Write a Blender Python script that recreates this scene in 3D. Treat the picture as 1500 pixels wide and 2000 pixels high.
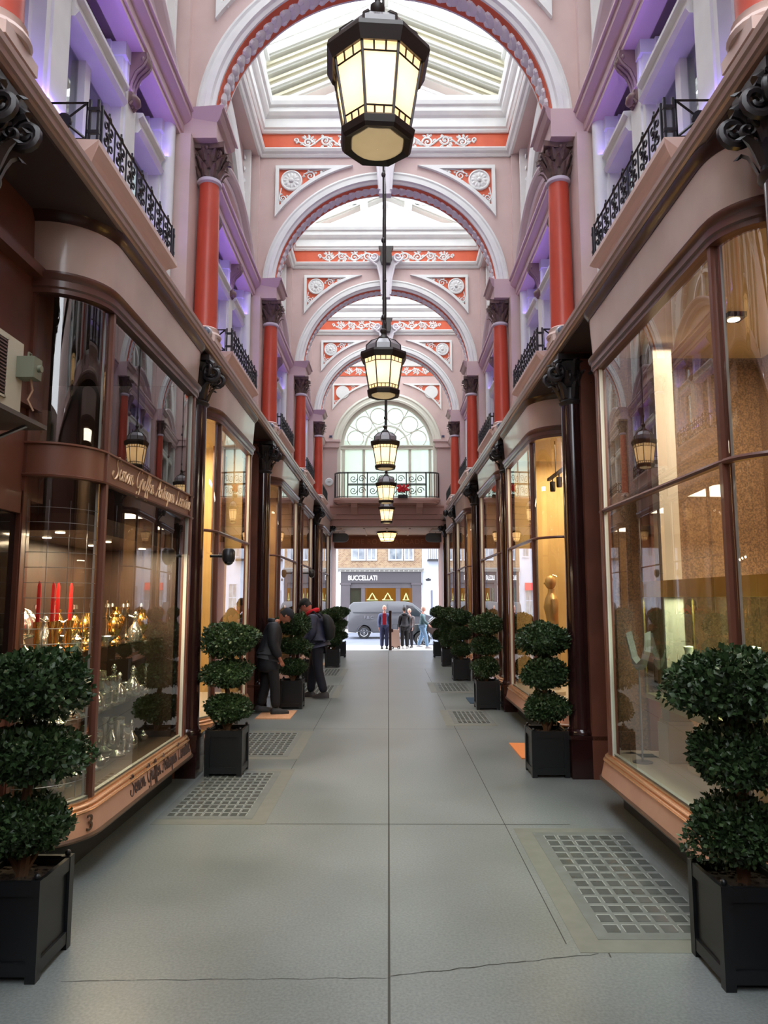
import bpy, bmesh, math, random
from math import pi, sin, cos, radians, sqrt, atan2, tan
from mathutils import Vector, Matrix

# ------------------------------------------------------------------ scene, camera, world, light
scene = bpy.context.scene
for _o in list(bpy.data.objects):
    bpy.data.objects.remove(_o, do_unlink=True)
COL = scene.collection
random.seed(7)

PITCH = radians(6.84)
cam_d = bpy.data.cameras.new('camera')
cam_d.sensor_fit = 'VERTICAL'
cam_d.sensor_height = 24.0
cam_d.sensor_width = 18.0
cam_d.lens = 24.0 * 1400 / 2000
cam_d.clip_end = 400
cam = bpy.data.objects.new('camera', cam_d)
COL.objects.link(cam)
cam.location = (0.05, 0, 1.8)
cam.rotation_euler = (pi / 2 + PITCH, 0, radians(0.35))
scene.camera = cam

scene.view_settings.view_transform = 'Standard'
scene.view_settings.look = 'None'
scene.view_settings.gamma = 1.0
scene.view_settings.use_curve_mapping = False
scene.view_settings.exposure = 0.46
cy = scene.cycles
cy.max_bounces = 6
cy.diffuse_bounces = 4
cy.glossy_bounces = 4
cy.transmission_bounces = 4
cy.transparent_max_bounces = 16
cy.sample_clamp_indirect = 6
cy.caustics_reflective = False
cy.caustics_refractive = False
cy.use_denoising = True

W = bpy.data.worlds.new('overcast_sky')
scene.world = W
W.use_nodes = True
_n = W.node_tree.nodes; _l = W.node_tree.links
_bg = _n['Background']
_bg.inputs['Strength'].default_value = 3.8
_tc = _n.new('ShaderNodeTexCoord'); _ns = _n.new('ShaderNodeTexNoise'); _cr = _n.new('ShaderNodeValToRGB')
_ns.inputs['Scale'].default_value = 2.0
_cr.color_ramp.elements[0].color = (0.80, 0.88, 1.0, 1)
_cr.color_ramp.elements[1].color = (1.0, 1.0, 1.0, 1)
_l.new(_tc.outputs['Generated'], _ns.inputs['Vector']); _l.new(_ns.outputs['Fac'], _cr.inputs['Fac'])
_l.new(_cr.outputs['Color'], _bg.inputs['Color'])

_sd = bpy.data.lights.new('sun', 'SUN')
_sd.energy = 1.2; _sd.angle = radians(40); _sd.color = (1.0, 0.98, 0.95)
sun = bpy.data.objects.new('sun', _sd); COL.objects.link(sun)
sun.rotation_euler = (radians(14), radians(-8), 0)

def area_light(name, loc, rot, sx, sy, power, color):
    d = bpy.data.lights.new(name, 'AREA'); d.shape = 'RECTANGLE'; d.size = sx; d.size_y = sy
    d.energy = power; d.color = color
    o = bpy.data.objects.new(name, d); COL.objects.link(o); o.location = loc; o.rotation_euler = rot
    return o
def point_light(name, loc, power, color, r=0.03):
    d = bpy.data.lights.new(name, 'POINT'); d.energy = power; d.color = color; d.shadow_soft_size = r
    o = bpy.data.objects.new(name, d); COL.objects.link(o); o.location = loc
    return o

# layout constants (metres)
def YK(k): return 3.35 + 4.25 * k
XC = 1.97          # column axis
XG = 1.97          # shop glass plane
ZC = 7.03          # arch centre height
RA = 1.90          # arch radius
ORD = ['first', 'second', 'third', 'fourth', 'fifth', 'sixth', 'seventh', 'eighth']

# ------------------------------------------------------------------ materials
def lin(c):
    c = c / 255.0
    return c / 12.92 if c <= 0.04045 else ((c + 0.055) / 1.055) ** 2.4
def rgb(t): return (lin(t[0]), lin(t[1]), lin(t[2]), 1)
MATS = {}
def mat(name, col, rough=0.5, metal=0.0, col2=None, scale=6.0, bump=0.0, bscale=60.0, emit=0.0, ecol=None, coat=0.0, spec=0.5, aniso=None, trans=0.0):
    if name in MATS: return MATS[name]
    m = bpy.data.materials.new(name); m.use_nodes = True; MATS[name] = m
    n = m.node_tree.nodes; l = m.node_tree.links; b = n['Principled BSDF']
    b.inputs['Base Color'].default_value = rgb(col)
    b.inputs['Roughness'].default_value = rough
    b.inputs['Metallic'].default_value = metal
    b.inputs['Specular IOR Level'].default_value = spec
    b.inputs['Coat Weight'].default_value = coat
    b.inputs['Coat Roughness'].default_value = 0.08
    if emit:
        b.inputs['Emission Color'].default_value = rgb(ecol or col); b.inputs['Emission Strength'].default_value = emit
    if col2 or bump:
        tc = n.new('ShaderNodeTexCoord'); mp = n.new('ShaderNodeMapping')
        l.new(tc.outputs['Object'], mp.inputs['Vector'])
        if aniso: mp.inputs['Scale'].default_value = aniso
    if col2:
        ns = n.new('ShaderNodeTexNoise'); ns.inputs['Scale'].default_value = scale; ns.inputs['Detail'].default_value = 5
        cr = n.new('ShaderNodeValToRGB'); cr.color_ramp.elements[0].position = 0.35; cr.color_ramp.elements[1].position = 0.65
        cr.color_ramp.elements[0].color = rgb(col); cr.color_ramp.elements[1].color = rgb(col2)
        l.new(mp.outputs['Vector'], ns.inputs['Vector']); l.new(ns.outputs['Fac'], cr.inputs['Fac'])
        l.new(cr.outputs['Color'], b.inputs['Base Color'])
    if bump:
        nb = n.new('ShaderNodeTexNoise'); nb.inputs['Scale'].default_value = bscale; nb.inputs['Detail'].default_value = 4
        bp = n.new('ShaderNodeBump'); bp.inputs['Strength'].default_value = bump; bp.inputs['Distance'].default_value = 0.01
        l.new(mp.outputs['Vector'], nb.inputs['Vector']); l.new(nb.outputs['Fac'], bp.inputs['Height'])
        l.new(bp.outputs['Normal'], b.inputs['Normal'])
    return m
def glass_mat(name, tint=(255, 255, 255), ior=1.6, rough=0.0, add=0.0):
    if name in MATS: return MATS[name]
    m = bpy.data.materials.new(name); m.use_nodes = True; MATS[name] = m
    n = m.node_tree.nodes; l = m.node_tree.links; n.remove(n['Principled BSDF'])
    out = n['Material Output']
    t = n.new('ShaderNodeBsdfTransparent'); t.inputs['Color'].default_value = rgb(tint)
    g = n.new('ShaderNodeBsdfGlossy'); g.inputs['Roughness'].default_value = rough
    # Schlick reflectance of a thin pane, the same from both faces
    ge = n.new('ShaderNodeNewGeometry'); dt = n.new('ShaderNodeVectorMath'); dt.operation = 'DOT_PRODUCT'
    l.new(ge.outputs['Incoming'], dt.inputs[0]); l.new(ge.outputs['Normal'], dt.inputs[1])
    def M_(op, a_, b_=None):
        q = n.new('ShaderNodeMath'); q.operation = op
        for i_, x_ in enumerate((a_, b_)):
            if x_ is None: continue
            if isinstance(x_, (int, float)): q.inputs[i_].default_value = x_
            else: l.new(x_, q.inputs[i_])
        return q.outputs[0]
    r0 = ((ior - 1)/(ior + 1))**2 + add
    sch = M_('POWER', M_('SUBTRACT', 1.0, M_('ABSOLUTE', dt.outputs['Value'])), 3.6)
    fac = M_('ADD', M_('MULTIPLY', sch, 1 - r0), r0)
    mx = n.new('ShaderNodeMixShader'); l.new(fac, mx.inputs['Fac'])
    l.new(t.outputs[0], mx.inputs[1]); l.new(g.outputs[0], mx.inputs[2]); l.new(mx.outputs[0], out.inputs['Surface'])
    return m
def emit_mat(name, col, s):
    if name in MATS: return MATS[name]
    m = bpy.data.materials.new(name); m.use_nodes = True; MATS[name] = m
    n = m.node_tree.nodes; l = m.node_tree.links; n.remove(n['Principled BSDF'])
    e = n.new('ShaderNodeEmission'); e.inputs['Color'].default_value = rgb(col); e.inputs['Strength'].default_value = s
    l.new(e.outputs[0], n['Material Output'].inputs['Surface'])
    return m
def shade_mat(name, col, emit):
    """thin amber lamp glass: lets the bulb's light through diffusely and glows"""
    m = bpy.data.materials.new(name); m.use_nodes = True; MATS[name] = m
    n = m.node_tree.nodes; l = m.node_tree.links; n.remove(n['Principled BSDF'])
    d = n.new('ShaderNodeBsdfDiffuse'); t = n.new('ShaderNodeBsdfTranslucent'); g = n.new('ShaderNodeBsdfGlossy')
    e = n.new('ShaderNodeEmission'); a = n.new('ShaderNodeAddShader'); mx = n.new('ShaderNodeMixShader'); m2 = n.new('ShaderNodeMixShader')
    tc = n.new('ShaderNodeTexCoord'); ns = n.new('ShaderNodeTexNoise'); ns.inputs['Scale'].default_value = 9
    cr = n.new('ShaderNodeValToRGB')
    cr.color_ramp.elements[0].color = rgb(col); cr.color_ramp.elements[1].color = rgb(tuple(min(255, c + 14) for c in col))
    l.new(tc.outputs['Object'], ns.inputs['Vector']); l.new(ns.outputs['Fac'], cr.inputs['Fac'])
    for x in (d, t): l.new(cr.outputs['Color'], x.inputs['Color'])
    l.new(cr.outputs['Color'], e.inputs['Color']); e.inputs['Strength'].default_value = emit
    g.inputs['Roughness'].default_value = 0.15
    mx.inputs['Fac'].default_value = 0.75; m2.inputs['Fac'].default_value = 0.05
    l.new(d.outputs[0], mx.inputs[1]); l.new(t.outputs[0], mx.inputs[2])
    l.new(mx.outputs[0], m2.inputs[1]); l.new(g.outputs[0], m2.inputs[2])
    l.new(m2.outputs[0], a.inputs[0]); l.new(e.outputs[0], a.inputs[1]); l.new(a.outputs[0], n['Material Output'].inputs['Surface'])
    return m

pink = mat('pink_plaster', (212, 188, 182), 0.75, col2=(205, 180, 175), scale=3, bump=0.05)
lilac = mat('mauve_paint', (186, 158, 165), 0.55)  # pink paint with the violet lighting mixed into its colour
white = mat('white_paint', (232, 233, 229), 0.5, col2=(224, 225, 222), scale=4)
cream = mat('cream_paint', (204, 198, 172), 0.55)
orange = mat('orange_paint', (214, 98, 62), 0.55, col2=(206, 90, 56), scale=5)
redcol = mat('red_column_paint', (196, 76, 54), 0.36, col2=(188, 70, 50), scale=4)
capb = mat('brown_capital', (92, 72, 68), 0.5, col2=(116, 92, 84), scale=18)
darkcol = mat('dark_maroon_gloss', (50, 26, 26), 0.16, col2=(38, 20, 20), scale=5, coat=0.5)
darkcap = mat('black_capital', (34, 31, 33), 0.4, col2=(48, 42, 44), scale=14)
brown = mat('brown_frame_paint', (122, 74, 58), 0.42, col2=(108, 66, 52), scale=3, coat=0.2)
taupe = mat('taupe_fascia', (222, 198, 184), 0.28, col2=(210, 186, 172), scale=2.5, coat=0.4)
darkbrown = mat('dark_brown_trim', (66, 44, 40), 0.3, coat=0.3)
copper = mat('copper_riser', (222, 172, 144), 0.3, metal=0.35, col2=(212, 160, 134), scale=4, coat=.3)
copperb = mat('copper_bright', (222, 168, 124), 0.25, metal=0.7)
bronze = mat('bronze_edge', (110, 88, 72), 0.3, metal=0.7)
black = mat('black_base', (22, 20, 20), 0.5)
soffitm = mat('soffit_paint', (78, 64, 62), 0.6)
iron = mat('black_iron', (28, 26, 32), 0.4)
lampmetal = mat('lamp_bronze', (46, 38, 34), 0.45)
steel = mat('grey_metal', (150, 152, 158), 0.35, metal=0.6)
pinkbase = mat('pale_pink_stone', (224, 198, 188), 0.55)
shopglass = glass_mat('shop_glass', (236, 238, 236), 2.1, add=.02)
winglass = glass_mat('window_glass', (180, 190, 188), 1.9, add=0.12)
roofglass = bpy.data.materials.new('frosted_roof_glass'); roofglass.use_nodes = True
_rn = roofglass.node_tree.nodes; _rl = roofglass.node_tree.links; _rn.remove(_rn['Principled BSDF'])
_a = _rn.new('ShaderNodeBsdfTransparent'); _b = _rn.new('ShaderNodeBsdfTranslucent'); _m = _rn.new('ShaderNodeMixShader'); _m.inputs['Fac'].default_value = .38
_b.inputs['Color'].default_value = (.95, .97, 1, 1)
_rl.new(_a.outputs[0], _m.inputs[1]); _rl.new(_b.outputs[0], _m.inputs[2]); _rl.new(_m.outputs[0], _rn['Material Output'].inputs['Surface'])
amber = shade_mat('amber_lamp_glass', (252, 214, 166), 0.24)
bowl = shade_mat('lamp_bowl_glass', (132, 124, 106), 0.05)
domeg = mat('lamp_dome_glass', (150, 148, 152), 0.2, coat=0.4)

# ------------------------------------------------------------------ mesh builder
class MB:
    def __init__(s): s.v = []; s.f = []; s.sm = []
    def add(s, vs, fs, smooth=False):
        b = len(s.v); s.v += [tuple(p) for p in vs]
        s.f += [tuple(i + b for i in f) for f in fs]; s.sm += [smooth] * len(fs)
    def box(s, x0, x1, y0, y1, z0, z1):
        s.add([(x0, y0, z0), (x1, y0, z0), (x1, y1, z0), (x0, y1, z0), (x0, y0, z1), (x1, y0, z1), (x1, y1, z1), (x0, y1, z1)],
              [(0, 3, 2, 1), (4, 5, 6, 7), (0, 1, 5, 4), (1, 2, 6, 5), (2, 3, 7, 6), (3, 0, 4, 7)])
    def cbox(s, c, d): s.box(c[0]-d[0]/2, c[0]+d[0]/2, c[1]-d[1]/2, c[1]+d[1]/2, c[2]-d[2]/2, c[2]+d[2]/2)
    def prism(s, poly, vec):
        n = len(poly); vec = Vector(vec)
        vs = [Vector(p) for p in poly] + [Vector(p) + vec for p in poly]
        s.add(vs, [tuple(range(n - 1, -1, -1)), tuple(range(n, 2 * n))] + [(i, (i+1) % n, n + (i+1) % n, n + i) for i in range(n)])
    def sweep(s, rings, closed=True, caps=True, loop=False, smooth=False):
        n = len(rings[0]); vs = [p for r in rings for p in r]; fs = []
        m = len(rings)
        for i in range(m if loop else m - 1):
            j = (i + 1) % m
            for k in range(n if closed else n - 1):
                q = (k + 1) % n
                fs.append((i*n+k, i*n+q, j*n+q, j*n+k))
        if caps and closed and not loop: fs += [tuple(range(n)), tuple(range((m-1)*n, m*n))[::-1]]
        s.add(vs, fs, smooth)
    def profy(s, prof, y0, y1):              # closed (x,z) profile run along y
        s.sweep([[(x, y0, z) for x, z in prof], [(x, y1, z) for x, z in prof]])
    def profx(s, prof, x0, x1):              # closed (y,z) profile run along x
        s.sweep([[(x0, y, z) for y, z in prof], [(x1, y, z) for y, z in prof]])
    def lathe(s, prof, c=(0, 0, 0), n=20, axis='z', smooth=True, rot=0.0):
        rings = []
        for i in range(n):
            a = 2*pi*i/n + rot
            if axis == 'z': rings.append([(c[0]+r*cos(a), c[1]+r*sin(a), c[2]+z) for r, z in prof])
            elif axis == 'y': rings.append([(c[0]+r*cos(a), c[1]+z, c[2]+r*sin(a)) for r, z in prof])
            else: rings.append([(c[0]+z, c[1]+r*cos(a), c[2]+r*sin(a)) for r, z in prof])
        s.sweep(rings, closed=False, caps=False, loop=True, smooth=smooth)
    def arcx(s, prof, cy_, cz, a0=0, a1=pi, n=40, smooth=True):   # (r,x) profile swept in the y-z plane
        rings = [[(x, cy_ + r*cos(a), cz + r*sin(a)) for r, x in prof] for a in [a0 + (a1-a0)*i/n for i in range(n+1)]]
        s.sweep(rings, smooth=False)
    def arcy(s, prof, cx, cz, a0=0, a1=pi, n=48):      # (r,y) profile swept in the x-z plane
        rings = [[(cx + r*cos(a), y, cz + r*sin(a)) for r, y in prof] for a in [a0 + (a1-a0)*i/n for i in range(n+1)]]
        s.sweep(rings)
    def ell(s, c, r, n=8, m=6, R=None):
        vs = []; fs = []
        for i in range(m + 1):
            t = pi*i/m
            for j in range(n):
                a = 2*pi*j/n
                p = Vector((r[0]*sin(t)*cos(a), r[1]*sin(t)*sin(a), r[2]*cos(t)))
                if R: p = R @ p
                vs.append(p + Vector(c))
        for i in range(m):
            for j in range(n):
                k = (j+1) % n
                fs.append((i*n+j, (i+1)*n+j, (i+1)*n+k, i*n+k))
        s.add(vs, fs, True)
    def tube(s, pts, r, n=6, closed=False, flat=None):
        pts = [Vector(p) for p in pts]
        if len(pts) < 2: return
        rr = r if isinstance(r, (list, tuple)) else [r]*len(pts)
        t0 = (pts[1]-pts[0]).normalized()
        up = Vector((0, 0, 1)) if abs(t0.z) < 0.9 else Vector((1, 0, 0))
        if flat is not None: up = Vector(flat)
        rings = []
        for i, p in enumerate(pts):
            a = pts[i-1] if i > 0 else (pts[-1] if closed else p)
            b = pts[i+1] if i < len(pts)-1 else (pts[0] if closed else p)
            t = (b-a)
            if t.length < 1e-9: t = t0
            t.normalize()
            side = t.cross(up)
            if side.length < 1e-4: side = t.cross(Vector((0.3, 1, 0.2)))
            side.normalize(); u = side.cross(t).normalized()
            if flat is None: up = u
            rings.append([p + (side*cos(2*pi*k/n) + u*sin(2*pi*k/n))*rr[i] for k in range(n)])
        s.sweep(rings, smooth=True, loop=closed)
    def build(s, name, m, parent=None, loc=None):
        me = bpy.data.meshes.new(name)
        me.from_pydata(s.v, [], s.f); me.update()
        for i, p in enumerate(me.polygons): p.use_smooth = s.sm[i]
        bm = bmesh.new(); bm.from_mesh(me); bmesh.ops.recalc_face_normals(bm, faces=bm.faces); bm.to_mesh(me); bm.free()
        if any(s.sm): me.set_sharp_from_angle(angle=radians(42))
        me.materials.append(m)
        o = bpy.data.objects.new(name, me); COL.objects.link(o)
        if parent is not None: o.parent = parent
        if loc is not None: o.location = loc
        return o

def tag(o, label=None, cat=None, group=None, kind=None):
    if label: o['label'] = label
    if cat: o['category'] = cat
    if group: o['group'] = group
    if kind: o['kind'] = kind
    return o
def thing(name, label, cat, loc=(0, 0, 0), rotz=0, group=None):
    o = bpy.data.objects.new(name, None); COL.objects.link(o); o.location = loc; o.rotation_euler = (0, 0, rotz)
    o.empty_display_size = 0.1
    return tag(o, label, cat, group)
def struct(name, loc=(0, 0, 0)):
    o = bpy.data.objects.new(name, None); COL.objects.link(o); o.location = loc
    o['kind'] = 'structure'
    return o
def dup(root, loc=None, label=None, mirror=False, rotz=None, name=None):
    def cp(o, par):
        c = o.copy(); COL.objects.link(c)
        if par is not None:
            c.parent = par; c.matrix_parent_inverse = o.matrix_parent_inverse.copy()
        for ch in o.children: cp(ch, c)
        return c
    r = cp(root, None)
    if name: r.name = name
    if loc is not None: r.location = loc
    if rotz is not None: r.rotation_euler = (0, 0, rotz)
    if mirror: r.scale = (-root.scale[0], root.scale[1], root.scale[2])
    if label: r['label'] = label
    return r
def side(s): return 'left' if s < 0 else 'right'

def text_mesh(body, size, extrude, shear=0.0, name='lettering', align='CENTER', spacing=1.0):
    cu = bpy.data.curves.new(name, 'FONT'); cu.body = body; cu.size = size; cu.extrude = extrude; cu.shear = shear
    cu.align_x = align; cu.align_y = 'CENTER'; cu.space_character = spacing
    t = bpy.data.objects.new(name, cu); COL.objects.link(t)
    bpy.context.view_layer.update()
    me = bpy.data.meshes.new_from_object(t.evaluated_get(bpy.context.evaluated_depsgraph_get()))
    bpy.data.objects.remove(t, do_unlink=True)
    return me
def put_text(body, size, extrude, m, origin, ux, uy, parent=None, shear=0.0, align='CENTER', spacing=1.0, sx=1.0, name='lettering'):
    me = text_mesh(body, size, extrude, shear, name, align, spacing)
    ux = Vector(ux).normalized(); uy = Vector(uy).normalized(); uz = ux.cross(uy)
    o0 = Vector(origin)
    for v in me.vertices:
        v.co = o0 + ux*v.co.x*sx + uy*v.co.y + uz*v.co.z
    me.materials.clear(); me.materials.append(m)
    o = bpy.data.objects.new(name, me); COL.objects.link(o)
    if parent is not None: o.parent = parent
    return o

# script lettering drawn as flowing strokes
SCRIPT = {
 'S': (1.25, [[(1.1,1.7),(.8,2.05),(.4,1.8),(.5,1.3),(.9,.8),(.8,.2),(.3,-.1),(-.2,.2),(-.1,.6)]]),
 'i': (.6, [[(0,.3),(.25,1),(.2,.2),(.4,0),(.6,.3)],[(.34,1.45),(.38,1.52)]]),
 'm': (1.3, [[(0,.6),(.2,1),(.2,0)],[(.2,.7),(.5,1),(.6,.8),(.58,0)],[(.58,.7),(.9,1),(1.0,.8),(.97,.15),(1.15,0),(1.3,.3)]]),
 'o': (.9, [[(.5,1),(.15,.8),(.1,.3),(.35,0),(.65,.25),(.65,.75),(.5,1),(.8,.85),(.95,.9)]]),
 'n': (.92, [[(0,.6),(.2,1),(.2,0)],[(.2,.7),(.5,1),(.62,.8),(.6,.15),(.78,0),(.92,.3)]]),
 'G': (1.35, [[(1.2,1.6),(1.0,2),(.6,1.9),(.2,1.3),(.15,.6),(.4,.1),(.8,.1),(1.1,.6),(1.15,.9)],[(1.15,.9),(1.1,-.4),(.8,-.9),(.4,-.8),(.5,-.4)]]),
 'r': (.7, [[(0,.5),(.2,1.1),(.35,.95),(.5,.9),(.42,.2),(.58,0),(.7,.3)]]),
 'f': (.55, [[(0,.3),(.4,1),(.55,1.7),(.4,2.05),(.28,1.6),(.25,.2),(.2,-.7),(.35,-.9),(.45,-.5),(.3,.1),(.6,.3)]]),
 'A': (1.35, [[(-.3,.2),(0,0),(.4,.8),(.9,2.05),(.95,.3),(1.1,0),(1.3,.2)],[(.2,.8),(1.2,.85)]]),
 't': (.55, [[(0,.3),(.25,1),(.32,1.7),(.25,.2),(.4,0),(.55,.3)],[(.0,1.15),(.5,1.2)]]),
 'q': (.85, [[(.6,.9),(.3,1),(.1,.6),(.15,.1),(.4,.1),(.6,.5),(.62,1),(.58,0),(.5,-.9),(.7,-.5),(.85,.3)]]),
 'u': (.9, [[(0,.4),(.15,1),(.12,.3),(.3,0),(.55,.3),(.62,1),(.6,.2),(.75,0),(.9,.3)]]),
 'e': (.6, [[(0,.3),(.4,.6),(.5,.85),(.35,1),(.15,.75),(.15,.25),(.35,0),(.6,.3)]]),
 's': (.6, [[(0,.3),(.3,1.05),(.45,.6),(.4,.1),(.1,.05)],[(.4,.1),(.6,.3)]]),
 'L': (1.3, [[(.9,1.8),(.7,2.05),(.45,1.6),(.4,.6),(.1,.05),(.5,.15),(1.1,.0),(1.3,.3)]]),
 'd': (.95, [[(.6,.9),(.3,1),(.1,.6),(.15,.1),(.4,.1),(.6,.5),(.75,2),(.62,.2),(.8,0),(.95,.3)]]),
}
def catmull(P, k=4):
    out = []
    for i in range(len(P) - 1):
        p0 = P[max(0, i-1)]; p1 = P[i]; p2 = P[i+1]; p3 = P[min(len(P)-1, i+2)]
        for j in range(k):
            t = j/k
            out.append(tuple(.5*((2*p1[c]) + (-p0[c]+p2[c])*t + (2*p0[c]-5*p1[c]+4*p2[c]-p3[c])*t*t + (-p0[c]+3*p1[c]-3*p2[c]+p3[c])*t**3) for c in (0, 1)))
    out.append(P[-1]); return out
def script_text(mb, text, M, u0, v0, width, r, shear=.32):
    tot = sum(SCRIPT[c][0] if c != ' ' else .8 for c in text); k = width/tot; u = 0
    kv = k if k < .08 else .08
    for c in text:
        if c == ' ': u += .8; continue
        adv, st = SCRIPT[c]
        for s_ in st:
            pts = catmull(s_); n = len(pts)
            rr = [r*(.55 + .75*abs(sin(pi*2.3*i/n + .6))) for i in range(n)]
            mb.tube([M(u0 + k*(u + x + shear*y), v0 + kv*y, 0) for x, y in pts], rr, 5)
        u += adv

# scroll ornament laid on a plane given by M(u,v,w)
def spiral(cu, cv, r, turns, d, a0, n=22):
    return [(cu + r*(1 - 0.86*i/n)*cos(a0 + d*2*pi*turns*i/n), cv + r*(1 - 0.86*i/n)*sin(a0 + d*2*pi*turns*i/n)) for i in range(n+1)]
def ribbon(mb, pts, M, r0, r1, w=0.0, n=5):
    k = len(pts)
    mb.tube([M(u, v, w) for u, v in pts], [r0 + (r1-r0)*i/(k-1) for i in range(k)], n)
def leaf2(mb, M, u, v, a, L, wd, w=0.004):
    d = (cos(a), sin(a)); p = (-d[1], d[0])
    pts = [(0, 0, 0), (0.35, 1, 0.6), (0.7, 0.75, 0.8), (1, 0, 0.3), (0.7, -0.75, 0.8), (0.35, -1, 0.6)]
    vs = [M(u + d[0]*L*t + p[0]*wd*q*0.5, v + d[1]*L*t + p[1]*wd*q*0.5, w) for t, q, h in pts] + [M(u + d[0]*L*0.5, v + d[1]*L*0.5, w + 0.022)]
    mb.add(vs, [(i, (i+1) % 6, 6) for i in range(6)], True)
def scroll_band(mb, M, u0, u1, v0, v1, seed=1, end_hook=True):
    rnd = random.Random(seed)
    h = v1 - v0; vm = (v0+v1)/2; L = u1-u0; sg = 1 if L > 0 else -1
    nseg = max(2, int(round(abs(L)/(h*1.15))))
    for i in range(nseg):
        c = u0 + L*(i+0.5)/nseg; up = 1 if i % 2 == 0 else -1
        r = h*0.36*(1 - 0.35*i/nseg)
        ribbon(mb, spiral(c, vm + up*h*0.06, r, 1.5, up*sg, pi if sg > 0 else 0), M, 0.021, 0.011, 0.008)
        mb.ell(M(c, vm + up*h*0.06, 0.014), (0.018, 0.018, 0.018), 6, 4)
        for j in range(10):
            a = rnd.uniform(0, 2*pi); leaf2(mb, M, c + r*0.9*cos(a), vm + r*0.8*sin(a), a + rnd.uniform(-.8, .8), h*0.3, h*0.17)
    wave = [(u0 + L*t/24, vm + 0.30*h*sin(pi*nseg*t/24)*(1 if True else 1)) for t in range(25)]
    ribbon(mb, wave, M, 0.019, 0.013, 0.008)
    if end_hook: ribbon(mb, spiral(u1 + sg*h*0.2, vm + h*0.08, h*0.17, 1.2, -sg, -pi/2), M, 0.017, 0.012, 0.008)
# ------------------------------------------------------------------ floor
def floor_mat():
    m = mat('grey_terrazzo', (110, 112, 104), 0.3)
    n = m.node_tree.nodes; l = m.node_tree.links; b = n['Principled BSDF']
    tc = n.new('ShaderNodeTexCoord')
    big = n.new('ShaderNodeTexNoise'); big.inputs['Scale'].default_value = 0.9; big.inputs['Detail'].default_value = 6
    sp = n.new('ShaderNodeTexNoise'); sp.inputs['Scale'].default_value = 70; sp.inputs['Detail'].default_value = 3
    c1 = n.new('ShaderNodeValToRGB'); c1.color_ramp.elements[0].position = .3; c1.color_ramp.elements[1].position = .7
    c1.color_ramp.elements[0].color = rgb((106, 112, 110)); c1.color_ramp.elements[1].color = rgb((126, 132, 132))
    c2 = n.new('ShaderNodeValToRGB'); c2.color_ramp.elements[0].position = .35; c2.color_ramp.elements[1].position = .68
    c2.color_ramp.elements[0].color = (0.82, 0.82, 0.82, 1); c2.color_ramp.elements[1].color = (1.15, 1.15, 1.13, 1)
    mx = n.new('ShaderNodeMix'); mx.data_type = 'RGBA'; mx.blend_type = 'MULTIPLY'; mx.inputs['Factor'].default_value = 1
    for x in (big, sp): l.new(tc.outputs['Object'], x.inputs['Vector'])
    l.new(big.outputs['Fac'], c1.inputs['Fac']); l.new(sp.outputs['Fac'], c2.inputs['Fac'])
    l.new(c1.outputs['Color'], mx.inputs['A']); l.new(c2.outputs['Color'], mx.inputs['B']); l.new(mx.outputs['Result'], b.inputs['Base Color'])
    r = n.new('ShaderNodeMapRange'); r.inputs['To Min'].default_value = 0.24; r.inputs['To Max'].default_value = 0.44
    l.new(big.outputs['Fac'], r.inputs['Value']); l.new(r.outputs['Result'], b.inputs['Roughness'])
    bp = n.new('ShaderNodeBump'); bp.inputs['Strength'].default_value = .12; bp.inputs['Distance'].default_value = .004
    l.new(sp.outputs['Fac'], bp.inputs['Height']); l.new(bp.outputs['Normal'], b.inputs['Normal'])
    return m
floorm = floor_mat()
seam = mat('floor_seam', (58, 58, 54), 0.8)
f = MB()
for (ya, za, yb, zb) in ((-5.3, 0, 24.8, 0), (24.8, 0, 29.2, -0.28)):
    f.prism([(-4.6, ya, za - .2), (4.6, ya, za - .2), (4.6, yb, zb - .2), (-4.6, yb, zb - .2)], (0, 0, .2))
FL = f.build('floor', floorm); tag(FL, kind='structure')
f = MB()
def strip(x0, y0, x1, y1, w, z=0.0012):
    d = Vector((x1-x0, y1-y0, 0)).normalized(); p = Vector((-d.y, d.x, 0))*w/2
    f.add([(x0-p.x, y0-p.y, z), (x0+p.x, y0+p.y, z), (x1+p.x, y1+p.y, z), (x1-p.x, y1-p.y, z)], [(0, 1, 2, 3)])
strip(0.052, -2, 0.052, 24.7, .012)
for y in (6.0, 10.2, 14.4, 18.7, 22.8): strip(-1.5, y, 1.5, y, .008)
for sx in (-1, 1):
    for (y0, y1) in ((4.0 if sx > 0 else 5.99, 6.0), (6.0, 10.2), (10.2, 14.4), (14.4, 18.7)):
        strip(sx*.98, y0, sx*.98, y1, .006)
rc = random.Random(3)
def crack(x0, y0, x1, y1, n, amp, w):
    pts = [(x0 + (x1-x0)*i/n, y0 + (y1-y0)*i/n + rc.uniform(-amp, amp)) for i in range(n+1)]
    for a, b in zip(pts, pts[1:]): strip(a[0], a[1], b[0], b[1], w*rc.uniform(.5, 1.3))
crack(0.06, 3.68, 1.12, 3.9, 22, .008, .006)
crack(-1.5, 3.62, 0.04, 3.66, 26, .006, .0035)
crack(1.12, 3.95, 1.75, 3.98, 14, .012, .007)
pts = [(1.07, 4.8), (1.09, 4.5), (1.06, 4.35), (1.13, 4.22), (1.12, 4.1), (1.18, 4.02), (1.17, 3.86)]
for a, b in zip(pts, pts[1:]): strip(a[0], a[1], b[0], b[1], .008)
f.build('floor_joint', seam, FL)

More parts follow.
